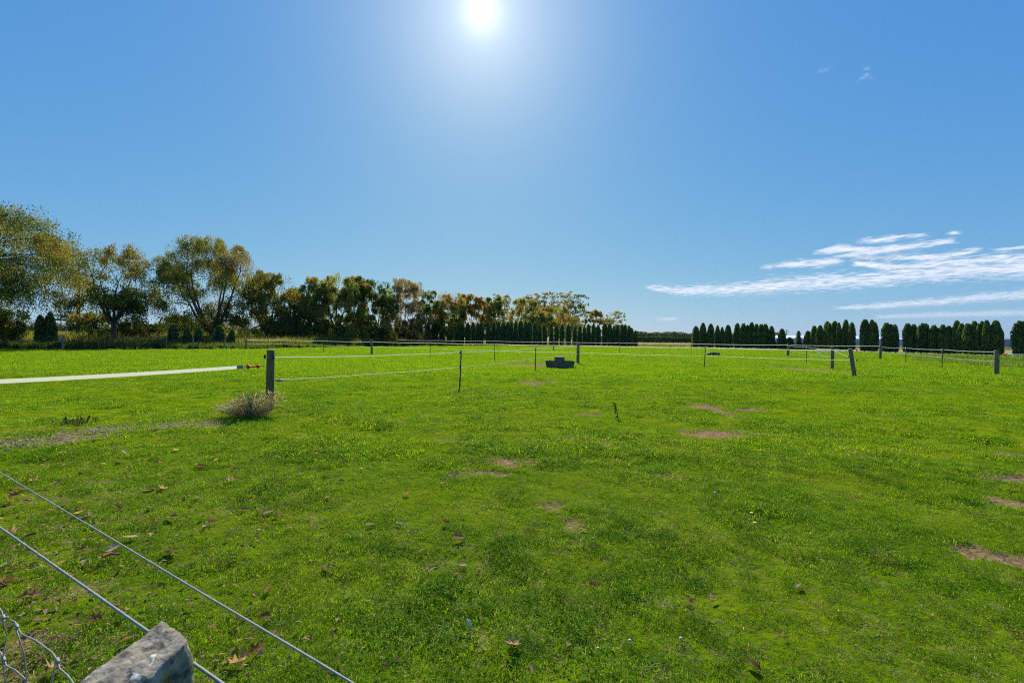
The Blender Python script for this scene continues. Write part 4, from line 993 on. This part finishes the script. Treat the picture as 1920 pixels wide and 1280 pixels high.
# ------------------------------------------------------------------ things in the paddock
def trough():
    Y = 24.4; c = at(1050, Y); rt = root('water_trough', (c.x, c.y, 0), 'dark concrete water trough with a raised valve box on its middle', 'trough', rz=R(-4))
    m = MB(); W, D, H = 1.56, .62, .38
    def ring(w, d, z): return [(-w / 2, -d / 2, z), (w / 2, -d / 2, z), (w / 2, d / 2, z), (-w / 2, d / 2, z)]
    m.grid([ring(W * .9, D * .8, 0), ring(W * .99, D * .97, H - .06), ring(W * 1.02, D * 1.03, H - .05), ring(W * 1.02, D * 1.03, H), ring(W * .93, D * .84, H), ring(W * .88, D * .72, .08)])
    link('basin', m.mesh('basin', M_conc), rt)
    b = MB(); b.box((-.02, -.02, H + .085), (.54, D * .86, .19), taper=.94); link('valve_box', b.mesh('valve_box', M_conc), rt)
    l_ = MB(); l_.box((-.02, -.02, H + .197), (.57, D * .9, .025)); link('valve_box_lid', l_.mesh('valve_box_lid', M_conc), rt)
    w = MB(); w.box((0, 0, H - .09), (W * .92, D * .84, .01)); link('water', w.mesh('water', M_water), rt)
    # low tub beyond the tape
    Y = 45; c = at(1338, Y); rt = root('feed_tub', (c.x, c.y, 0), 'dark green round feed tub on the grass behind the tape fence', 'tub')
    m = MB(); prof = [(.50, 0), (.56, .06), (.59, .28), (.61, .36), (.57, .385), (.53, .36), (.50, .12)]
    m.grid([[(q * math.cos(a), q * math.sin(a) * .9, z) for a in np.linspace(0, 2 * math.pi, 20, endpoint=False)] for q, z in prof]); link('bowl', m.mesh('bowl', M_tub, True), rt)
    h = MB(); h.tube([(.08, -.54, .22), (.10, -.60, .12), (.18, -.62, .05), (.22, -.6, .03)], .03, 6); link('handle', h.mesh('handle', M_white), rt)
    # white rail and orange blocks near the right edge, white rails at the middle right
    c = at(1912, 51)
    rt = root('ground_rail', (c.x + .8, c.y, 0), 'long white rail resting low on the grass at the right edge', 'rail')
    m = MB(); m.tube([(-2.0, 0, .33), (2.4, 0, .33)], .055, 8); link('rail', m.mesh('rail', M_white, True), rt)
    f = MB(); f.box((0, 0, .14), (.10, .4, .28)); fm = f.mesh('foot', M_white)
    for dx in (-1.5, 1.6): link('foot', fm, rt, (dx, 0, 0))
    c = at(1886, 49.5); rt = root('orange_blocks', (c.x, c.y, 0), 'bright orange low plastic jump block in the gap beside the white rail', 'block')
    m = MB(); m.box((0, 0, .16), (.75, .35, .30)); link('block', m.mesh('block', M_orange), rt)
    m = MB(); m.tube([(-.5, -.1, .36), (.1, -.15, .38)], .06, 7); link('peg', m.mesh('peg', M_orange), rt)
    c = at(1552, 57); rt = root('white_bench', (c.x, c.y, 0), 'low white bench in front of the cypresses behind the gate posts', 'bench')
    m = MB(); m.box((0, 0, .62), (2.6, .45, .06)); link('seat', m.mesh('seat', M_white), rt)
    m = MB(); m.box((0, 0, .295), (.08, .4, .59)); lm = m.mesh('leg', M_white)
    for dx in (-1.1, 0, 1.1): link('leg', lm, rt, (dx, 0, 0))
trough()

def leafy_plant(name, loc, label, cat, stems, mat, leafcol, seed, spread_=.25, h=.18, wide=.03, long=.12):
    rt = root(name, loc, label, cat); r = np.random.default_rng(seed); V = []; F = []; C = []
    for _ in range(stems):
        a = r.random() * 6.283; ln = r.uniform(.5, 1) * long * 2; d = np.array([math.cos(a), math.sin(a), 0]); s = np.array([-d[1], d[0], 0])
        c0 = d * r.random() * spread_ + np.array([r.normal(0, spread_ * .5), r.normal(0, spread_ * .25), 0]); hh = r.uniform(.4, 1) * h; b = len(V); w = wide * r.uniform(.7, 1.2)
        cc = np.array(leafcol) * r.uniform(.6, 1.4)
        for t, ww, z in ((0, .3, 0), (.4, 1, .75), (.75, .8, 1), (1, .05, .85)):
            V += [c0 + d * ln * t - s * w * ww + np.array([0, 0, hh * z]), c0 + d * ln * t + s * w * ww + np.array([0, 0, hh * z])]; C += [(*cc, 1)] * 2
        F += [(b, b + 1, b + 3, b + 2), (b + 2, b + 3, b + 5, b + 4), (b + 4, b + 5, b + 7, b + 6)]
    link('leaves', mesh_np('leaves', V, F, mat, {'col': ('FLOAT_COLOR', C)}), rt)
    return rt
p = hit(147, 795); leafy_plant('dock_weed', (p.x, p.y, 0), 'leafy dark weed clump beside the stony track on the left', 'weed', 110, M_weed, (.07, .12, .025), 5, .22, .12, .013, .05)
def lavender():
    c = at(470, 8.6); rt = root('lavender_bush', (c.x, c.y, 0), 'grey-brown spiky lavender clump fanning out at the foot of the near post', 'bush')
    r = np.random.default_rng(8); V = []; F = []; C = []
    for i in range(950):
        a = r.random() * 6.283; q = math.sqrt(r.random()); bx, by = q * math.cos(a) * .36 - .02, q * math.sin(a) * .14
        dx = math.cos(a) * q * .24 + r.normal(0, .07) + .02; dy = math.sin(a) * q * .22 + r.normal(0, .05); h = r.uniform(.22, .60) * (1 - .35 * q) * (.85 + .9 * max(-.4, bx))
        p0 = np.array([bx, by, 0]); p2 = np.array([bx + dx, by + dy, h]); p1 = (p0 + p2) / 2 + np.array([-dx * .1, -dy * .1, .04])
        s = np.array([math.cos(a + 1.5), math.sin(a + 1.5), 0]) * .0022
        grey = r.random(); cc = np.array([.50, .45, .25]) * (1 - grey) + np.array([.44, .36, .29]) * grey
        if r.random() < .25: cc = np.array([.14, .17, .07])
        b = len(V); V += [p0 - s, p0 + s, p1 - s, p1 + s, p2 - s * .6, p2 + s * .6]; F += [(b, b + 1, b + 3, b + 2), (b + 2, b + 3, b + 5, b + 4)]; C += [(*(cc * .8), 1)] * 6
        d = (p2 - p1); d /= np.linalg.norm(d); L_ = r.uniform(.03, .06)       # dry flower head
        for sgn in (s * 3.2, np.cross(d, s / np.linalg.norm(s)) * .007):
            b = len(V); V += [p2, p2 + d * L_ * .4 + sgn, p2 + d * L_, p2 + d * L_ * .4 - sgn]; F.append((b, b + 1, b + 2, b + 3)); C += [(*(cc * r.uniform(.8, 1.3)), 1)] * 4
        for _ in range(3):
            t = r.uniform(.05, .7); q_ = p0 * (1 - t) + p2 * t; e = r.normal(size=3); e /= np.linalg.norm(e); e[2] = abs(e[2]); f = np.cross(e, [0, 0, 1.]); f /= (np.linalg.norm(f) + 1e-6); l_ = r.uniform(.02, .04)
            b = len(V); V += [q_, q_ + e * l_ * .5 + f * .003, q_ + e * l_, q_ + e * l_ * .5 - f * .003]; F.append((b, b + 1, b + 2, b + 3)); k = np.array([.17, .19, .09]) * r.uniform(.6, 1.4); C += [(*k, 1)] * 4
    tag(link('stalks', mesh_np('stalks', V, F, leafy('lavender', .5, .02), {'col': ('FLOAT_COLOR', C)}), rt), kind='stuff')
lavender()
def gravel():
    r = np.random.default_rng(31); V = []; F = []; C = []; n = 0
    cub = np.array([(-1, -1, -1), (1, -1, -1), (1, 1, -1), (-1, 1, -1), (-.6, -.6, 1), (.7, -.6, 1), (.6, .7, 1), (-.7, .6, 1)]) * .5
    line = [hit(a, b) for a, b in ((-60, 845), (20, 833), (100, 820), (180, 809), (260, 799), (340, 795), (410, 790))]
    for _ in range(900):
        k = r.integers(0, 6); p = line[k].lerp(line[k + 1], float(r.random())); x = p.x + r.normal(0, .3); y = p.y + r.normal(0, .30)
        z = float(relief(np.array([x]), np.array([y]))[0]); s = r.uniform(.005, .020); a = r.random() * 6.28
        R_ = np.array([[math.cos(a), -math.sin(a), 0], [math.sin(a), math.cos(a), 0], [0, 0, 1]])
        q = (cub * np.array([s * 1.5, s, s * .6]) * r.uniform(.8, 1.2, (8, 3))) @ R_.T + np.array([x, y, z + .012]); b = len(V); V += list(q)
        F += [(b, b + 1, b + 5, b + 4), (b + 1, b + 2, b + 6, b + 5), (b + 2, b + 3, b + 7, b + 6), (b + 3, b, b + 4, b + 7), (b + 4, b + 5, b + 6, b + 7)]
        c = np.array([.50, .42, .30]) * r.uniform(.4, 1.4); C += [(*c, 1)] * 8
    m = leafy('stone_chips', 0.0, .02); tag(link('gravel', mesh_np('gravel', V, F, m, {'col': ('FLOAT_COLOR', C)})), 'pale stone chips and dead stalks along the worn track left of the lavender', 'gravel', kind='stuff')
gravel()
def thistle():
    p = hit(1157, 785); rt = root('dead_thistle', (p.x, p.y, 0), 'lone upright dead brown weed stalk in the open grass', 'weed')
    m = MB(); m.tube([(0, 0, 0), (.01, 0, .1), (-.02, 0, .2), (-.05, 0, .31)], [.008, .007, .006, .004], 6); link('stem', m.mesh('stem', simple('dead_stem', (.06, .045, .025), (.1, .07, .04), 20, .9), True), rt)
    r = np.random.default_rng(2); P = np.stack([r.normal(-.02, .018, 60), r.normal(0, .018, 60), r.uniform(.01, .31, 60)], -1); P[:, 0] -= P[:, 2] * .08
    V, F = leaf_quads(P, .05, 3, .4, .1); C = np.tile([.07, .055, .03, 1], (len(V), 1)); link('dead_leaves', mesh_np('dead_leaves', V, F, M_dryleaf, {'col': ('FLOAT_COLOR', C)}), rt)
thistle()

# fallen leaves
def dry_leaf_mesh(seed, lobed=False):
    r = np.random.default_rng(seed); m = MB(); n = 14 if lobed else 9; V = [(0, 0, 0)]; C = []
    cu, cv = r.uniform(.5, 1.4), r.uniform(-.5, .7); c = np.array([(.34, .20, .10), (.46, .32, .18), (.18, .10, .05), (.44, .34, .22), (.27, .15, .07), (.52, .42, .28)][seed % 6])
    for k in range(n):
        a = 2 * math.pi * k / n; q = (1.0 if not lobed else (1.15 if k % 2 == 0 else .62)) * r.uniform(.8, 1.1); x = q * math.cos(a); y = q * math.sin(a) * (.62 if not lobed else .95)
        V.append((x, y, cu * y * y * .9 + cv * x * x * .4 + r.normal(0, .07)))
    for k in range(n): V.append(tuple(np.array(V[1 + k]) * np.array([.5, .5, .3])))
    F = []
    for k in range(n):
        j = (k + 1) % n; F.append((1 + k, 1 + j, 1 + n + j, 1 + n + k))
    V2 = V; Ftri = [(0, 1 + n + k, 1 + n + (k + 1) % n) for k in range(n)]
    b = len(V2); V2 += [(-.9, -.03, .02), (-1.6, -.03, .12), (-1.6, .03, .12), (-.9, .03, .02)]
    me = bpy.data.meshes.new('fallen_leaf'); me.from_pydata(V2, [], F + Ftri + [(b, b + 1, b + 2, b + 3)]); me.update()
    a = me.attributes.new('col', 'FLOAT_COLOR', 'POINT'); cc = np.tile([*c, 1], (len(V2), 1)) * np.append(np.full(3, r.uniform(.8, 1.2)), 1)
    a.data.foreach_set('color', cc.astype(np.float32).ravel()); me.materials.append(M_dryleaf)
    return me
LM = [dry_leaf_mesh(i) for i in range(6)] + [dry_leaf_mesh(6 + i, True) for i in range(3)]
LEAVES = [(86, 864), (59, 891), (32, 920), (27, 934), (19, 945), (44, 966), (124, 949), (149, 964), (172, 860), (185, 989), (220, 955), (282, 919), (307, 921), (275, 925), (282, 957), (342, 946), (367, 942), (322, 980), (245, 1016), (207, 1050), (320, 1041), (289, 876), (375, 879),
          (226, 866), (212, 1036), (217, 841), (234, 850), (142, 825), (397, 984), (385, 992), (431, 909), (454, 960), (490, 960), (502, 965), (615, 937), (762, 932), (749, 990), (694, 991), (835, 990), (933, 1012), (612, 1065), (807, 1070), (858, 1080), (867, 1063), (503, 1106), (497, 1155),
          (487, 1213), (475, 1222), (830, 909), (562, 893), (438, 883), (610, 893), (526, 921), (1030, 910), (1092, 998), (1192, 853), (1495, 1108), (20, 1002), (50, 1012), (160, 1060), (60, 1125), (180, 1165), (225, 1140), (240, 1200), (330, 1230), (12, 1068), (10, 1100), (150, 890), (120, 902),
          (520, 858), (700, 860), (640, 905), (330, 845), (300, 812), (65, 905), (300, 872), (445, 1240), (1110, 1100), (960, 1220), (1290, 1135), (1410, 1255), (100, 1250), (1335, 1128)]
n_leaf = 0
def put_leaf(px, py, big=1.0):
    global n_leaf
    p = hit(px, py); z = float(relief(np.array([p.x]), np.array([p.y]))[0])
    o = link('fallen_leaf', LM[n_leaf % 9], None, (p.x, p.y, z + .026)); s = random.uniform(.030, .050) * big * (.8 if px > 600 else 1)
    o.scale = (s, s * random.uniform(.7, 1), s * random.uniform(.6, 1.3)); o.rotation_euler = (random.uniform(-.4, .4), random.uniform(-.35, .35), random.random() * 6.28)
    n_leaf += 1
    return o
def zone(px, py):
    w1 = 885 + px * .598; w2 = 988 + px * .704
    if py > w2: return 'on the near side of both wires'
    if py > w1: return 'between the two near wires'
    if px < 260: return 'on the lawn just beyond the wires' if py > 885 else 'just below the stony track'
    if px < 420: return 'on the left lawn below the lavender bush'
    if px < 600: return 'on the lawn below the near corner post'
    if px < 800: return 'on the lawn left of the picture centre line'
    if py > 1000: return 'low in the open grass of the middle'
    return 'in the open grass near bare soil'
zs = {}
for q in LEAVES: zs.setdefault(zone(*q), []).append(q)
for zn, qs in zs.items():
    for k, q in enumerate(sorted(qs)):
        tag(put_leaf(*q, big=1.1), '%s curled brown leaf from the left %s' % (ordn[k], zn), 'leaf', 'dry brown leaves fallen on the grass')
o = put_leaf(859, 1013, 1.35); o.data = LM[6]; o.rotation_euler = (.25, .1, .4); o.scale = (.055, .05, .03); tag(o, 'largest pale lobed dry leaf lying flat in the grass near bottom centre', 'leaf')
def litter():
    n = 2100; pts = []
    while len(pts) < n:
        px = random.uniform(-60, 1500); py = 800 + 480 * random.random() ** 1.3
        if random.random() < math.exp(-max(0, px - 60) / 330): pts.append(hit(px, py))
    V = []; F = []; C = []; r = np.random.default_rng(12)
    for p in pts:
        s = r.uniform(.008, .030) * (1 if p.y > 3 else .8); a = r.random() * 6.28; z = float(relief(np.array([p.x]), np.array([p.y]))[0]) + .03
        d = np.array([math.cos(a), math.sin(a), r.uniform(-.4, .5)]); e = np.array([-math.sin(a), math.cos(a), r.uniform(-.4, .4)]) * r.uniform(.12, .7); c0 = np.array([p.x, p.y, z])
        b = len(V); V += [c0 - d * s, c0 - e * s + [0, 0, s * .5], c0 + d * s, c0 + e * s + [0, 0, s * .5]]; F.append((b, b + 1, b + 2, b + 3))
        k = np.array([.32, .21, .12]) * r.uniform(.4, 1.7); C += [(*k, 1)] * 4
    tag(link('leaf_litter', mesh_np('leaf_litter', V, F, M_dryleaf, {'col': ('FLOAT_COLOR', C)})), 'scattered scraps of dry leaf and twig over the left foreground grass', 'leaf litter', kind='stuff')
litter()
def sticks():
    mt = simple('twig', (.09, .06, .035), (.18, .13, .08), 30, .9)
    for a, b, lab in (((150, 984), (172, 973), 'dark straight twig under the upper near wire'), ((190, 1053), (226, 1048), 'reddish curled twig on the grass between the two near wires')):
        pa, pb = hit(*a), hit(*b); m = MB(); c = (pa + pb) / 2; m.tube([pa - c + Vector((0, 0, .035)), Vector((0, 0, .045)), pb - c + Vector((0, 0, .035))], [.006, .008, .004], 6)
        tag(link('twig', m.mesh('twig', mt, True), None, c), lab, 'twig')
    p = hit(881, 1186); m = MB(); m.grid([[(-.001, 0, 0), (.001, 0, 0), (0, .001, 0)], [(-.012, 0, .02), (.010, 0, .02), (0, .004, .02)], [(-.018, 0, .04), (.0, 0, .045), (-.008, .004, .04)], [(-.016, 0, .058), (-.013, 0, .058), (-.014, .001, .058)]])
    tag(link('white_feather', m.mesh('white_feather', M_white, True), None, (p.x, p.y, .015)), 'single small white feather standing in the near grass', 'feather')
    mm = simple('mushroom_skin', (.50, .42, .28), (.58, .50, .36), 30, .7)
    for px, py, lab in ((1341, 930, 'small whitish mushroom in the grass right of centre'), (1181, 1208, 'left one of the small pale toadstools low in the picture'), (1121, 1223, 'tan toadstool nearest the bottom edge'), (1277, 1204, 'rightmost of the small pale toadstools')):
        p = hit(px, py); rt = root('mushroom', (p.x, p.y, .0), lab, 'mushroom', 'small pale mushrooms'); m = MB(); s = .013 if py < 1000 else .008
        m.grid([[(q * s * math.cos(a), q * s * math.sin(a), z * s) for a in np.linspace(0, 6.283, 10, endpoint=False)] for q, z in ((.3, 2.3), (1, 2.2), (1.15, 2.5), (1, 3), (.6, 3.4), (.1, 3.5))]); link('cap', m.mesh('cap', mm, True), rt)
        m = MB(); m.tube([(0, 0, 0), (0, 0, 2.4 * s)], s * .3, 7); link('stem', m.mesh('stem', mm, True), rt)
    my = simple('dandelion_yellow', (.75, .50, .02), (.8, .58, .03), 30, .7)
    for px, py, lab in ((1409, 971, 'orange-yellow dandelion flower in the grass, upper of the pair'), (1415, 990, 'yellow dandelion flower in the grass, lower of the pair')):
        p = hit(px, py); rt = root('dandelion', (p.x, p.y, 0), lab, 'flower', 'dandelions'); m = MB()
        m.grid([[(q * math.cos(a) * (1 + .15 * (k % 2)), q * math.sin(a) * (1 + .15 * (k % 2)), z) for k, a in enumerate(np.linspace(0, 6.283, 16, endpoint=False))] for q, z in ((.003, .04), (.014, .045), (.012, .05), (.002, .052))]); link('flower_head', m.mesh('flower_head', my), rt)
        m = MB(); m.tube([(0, 0, 0), (0, 0, .042)], .002, 6); link('stem', m.mesh('stem', simple('flower_stem', (.1, .18, .04)), True), rt)
sticks()

# ------------------------------------------------------------------ clouds, thin sheets high up
def cloud_mat():
    m, t, n, l, o = new_mat('cloud_vapour')
    a = n('ShaderNodeAttribute'); a.attribute_name = 'dens'
    ge = n('ShaderNodeNewGeometry'); mp = n('ShaderNodeMapping'); mp.inputs['Scale'].default_value = (.0011, .0009, .0011); mp.inputs['Rotation'].default_value = (0, 0, .25)
    l(ge.outputs['Position'], mp.inputs[0])
    nz = n('ShaderNodeTexNoise'); nz.inputs['Scale'].default_value = 3.2; nz.inputs['Detail'].default_value = 9; nz.inputs['Roughness'].default_value = .68; nz.inputs['Distortion'].default_value = .35
    l(mp.outputs[0], nz.inputs['Vector'])
    s1 = n('ShaderNodeMath'); s1.operation = 'SUBTRACT'; l(nz.outputs[0], s1.inputs[0]); s1.inputs[1].default_value = .5
    s2 = n('ShaderNodeMath'); s2.operation = 'MULTIPLY'; l(s1.outputs[0], s2.inputs[0]); s2.inputs[1].default_value = 5.0
    s3 = n('ShaderNodeMath'); s3.operation = 'ADD'; l(s2.outputs[0], s3.inputs[0]); l(a.outputs['Fac'], s3.inputs[1])
    mr = n('ShaderNodeMapRange'); mr.interpolation_type = 'SMOOTHSTEP'; l(s3.outputs[0], mr.inputs[0]); mr.inputs[1].default_value = .02; mr.inputs[2].default_value = 1.7
    am = n('ShaderNodeAttribute'); am.attribute_name = 'amax'
    mm = n('ShaderNodeMath'); mm.operation = 'MULTIPLY'; l(mr.outputs[0], mm.inputs[0]); l(am.outputs['Fac'], mm.inputs[1])
    tr = n('ShaderNodeBsdfTransparent'); tl = n('ShaderNodeBsdfTranslucent'); tl.inputs[0].default_value = (.82, .79, .75, 1); df = n('ShaderNodeBsdfDiffuse'); df.inputs[0].default_value = (.8, .8, .8, 1)
    m1 = n('ShaderNodeMixShader'); m1.inputs[0].default_value = .78; l(df.outputs[0], m1.inputs[1]); l(tl.outputs[0], m1.inputs[2])
    m2 = n('ShaderNodeMixShader'); l(mm.outputs[0], m2.inputs[0]); l(tr.outputs[0], m2.inputs[1]); l(m1.outputs[0], m2.inputs[2]); l(m2.outputs[0], o.inputs[0])
    return m
M_cloud = cloud_mat()
def cloud(strokes, label, alt=1400, amax=.92, nx=150, ny=60, off=0.0):
    """strokes: polylines of (px, py, half thickness); the sheet lies level at height alt"""
    allp = [q for s in strokes for q in s]
    x0, x1 = min(q[0] for q in allp) - 14, max(q[0] for q in allp) + 14; y0, y1 = min(q[1] - q[2] for q in allp) - 8, max(q[1] + q[2] for q in allp) + 8
    gx, gy = np.meshgrid(np.linspace(x0, x1, nx), np.linspace(y0, y1, ny)); D = np.full(gx.shape, -1.0)
    for s in strokes:
        xs = [q[0] for q in s]; c = np.interp(gx, xs, [q[1] for q in s]); hh = np.interp(gx, xs, [q[2] for q in s])
        ex = np.clip(np.minimum(gx - xs[0], xs[-1] - gx) / 16, -1, 1)
        v = (1.0 - np.abs(gy - c) / (hh * 1.35 + 2)) * 1.45 - .08; v = np.minimum(v, ex + .3) + off; D = np.maximum(D, v)
    V = []; 
    M3 = np.array(CM); dx = (gx - CX) / FPX; dy = -(gy - CY) / FPX
    d = np.stack([dx, dy, -np.ones_like(dx)], -1) @ M3.T
    t = (alt - EYE) / d[..., 2:3]; P = d * t; P[..., 2] += EYE
    P[..., 2] += 40 * (fbm(P[..., 0] / 300, P[..., 1] / 500, 17, 3) - .5)
    idx = np.arange(nx * ny).reshape(ny, nx)
    F = np.stack([idx[:-1, :-1], idx[:-1, 1:], idx[1:, 1:], idx[1:, :-1]], -1).reshape(-1, 4)
    keep = (D.ravel()[F] > -.5).any(1); F = F[keep]
    o = link('cloud', mesh_np('cloud', P.reshape(-1, 3), F, M_cloud, {'dens': ('FLOAT', np.clip(D.ravel(), -1, 1.2)), 'amax': ('FLOAT', np.full(nx * ny, amax))}, smooth=True))
    return tag(o, label, 'cloud')
cloud([[(1207, 538, 2.5), (1272, 545, 8), (1365, 543, 11), (1450, 536, 13), (1546, 529, 15), (1642, 523, 15), (1740, 512, 17), (1835, 506, 18), (1920, 502, 19), (2200, 484, 26)],
       [(1596, 494, 4), (1680, 500, 8), (1760, 496, 10), (1835, 489, 11), (1920, 483, 9), (2200, 470, 12)], [(1600, 484, 2), (1700, 482, 5), (1760, 482, 7), (1800, 477, 7), (1840, 467, 4)]], 'long thick white cloud bank widening to the right above the cypresses', amax=.97, nx=320, ny=110)
cloud([[(1426, 501, 2), (1475, 496, 5), (1530, 494, 8), (1582, 488, 5)], [(1524, 474, 2), (1570, 466, 7), (1600, 468, 7), (1660, 468, 7), (1720, 460, 8), (1790, 448, 4)], [(1560, 482, 3), (1620, 477, 4), (1660, 472, 4)], [(1608, 453, 2), (1672, 448, 5), (1738, 438, 2)], [(1780, 434, 2), (1788, 434, 2.4), (1796, 434, 1.5)]], 'broken white cloud streaks right above the thick bank', alt=1500, amax=.92, nx=240, ny=90)
cloud([[(1850, 470, 1.5), (1920, 464, 3), (2100, 455, 5)]], 'short white streak at the right edge above the thick bank', alt=1500, amax=.7)
cloud([[(1565, 578, 1.5), (1650, 573, 5), (1750, 566, 6), (1850, 557, 8), (1920, 552, 9), (2200, 530, 12)]], 'long thin cloud band under the thick bank', alt=1400, amax=.8, nx=220)
cloud([[(1640, 594, 2), (1760, 590, 5), (1920, 586, 6), (2200, 578, 8)]], 'faintest lowest cloud band just over the right cypresses', alt=1400, amax=.5, nx=200)
cloud([[(1230, 598, 1.2), (1250, 598, 1.8), (1272, 597, 1.2)]], 'tiny flat cloud above the horizon left of the right-hand row', alt=1400, amax=.55, nx=50, ny=20)
cloud([[(1525, 136, 4), (1545, 130, 8), (1568, 122, 4)]], 'very faint high wisp, left of the two at the top right', alt=5000, amax=.16, nx=60, ny=40, off=-.75)
cloud([[(1600, 158, 3), (1625, 142, 8), (1655, 150, 4)], [(1610, 132, 3), (1640, 125, 4)]], 'faint high wisp, right of the two at the top right', alt=5000, amax=.35, nx=60, ny=50, off=-.7)

# ------------------------------------------------------------------ air
def haze():
    m = bpy.data.materials.new('air'); m.use_nodes = True; t = m.node_tree; t.nodes.clear()
    o = t.nodes.new('ShaderNodeOutputMaterial'); v = t.nodes.new('ShaderNodeVolumePrincipled')
    v.inputs['Color'].default_value = (.80, .88, 1, 1); v.inputs['Density'].default_value = 2.2e-5; v.inputs['Anisotropy'].default_value = 0
    t.links.new(v.outputs[0], o.inputs['Volume'])
    b = MB(); b.box((0, 0, 129), (18400, 18400, 262)); tag(link('haze', b.mesh('haze', m)), kind='stuff')
haze()
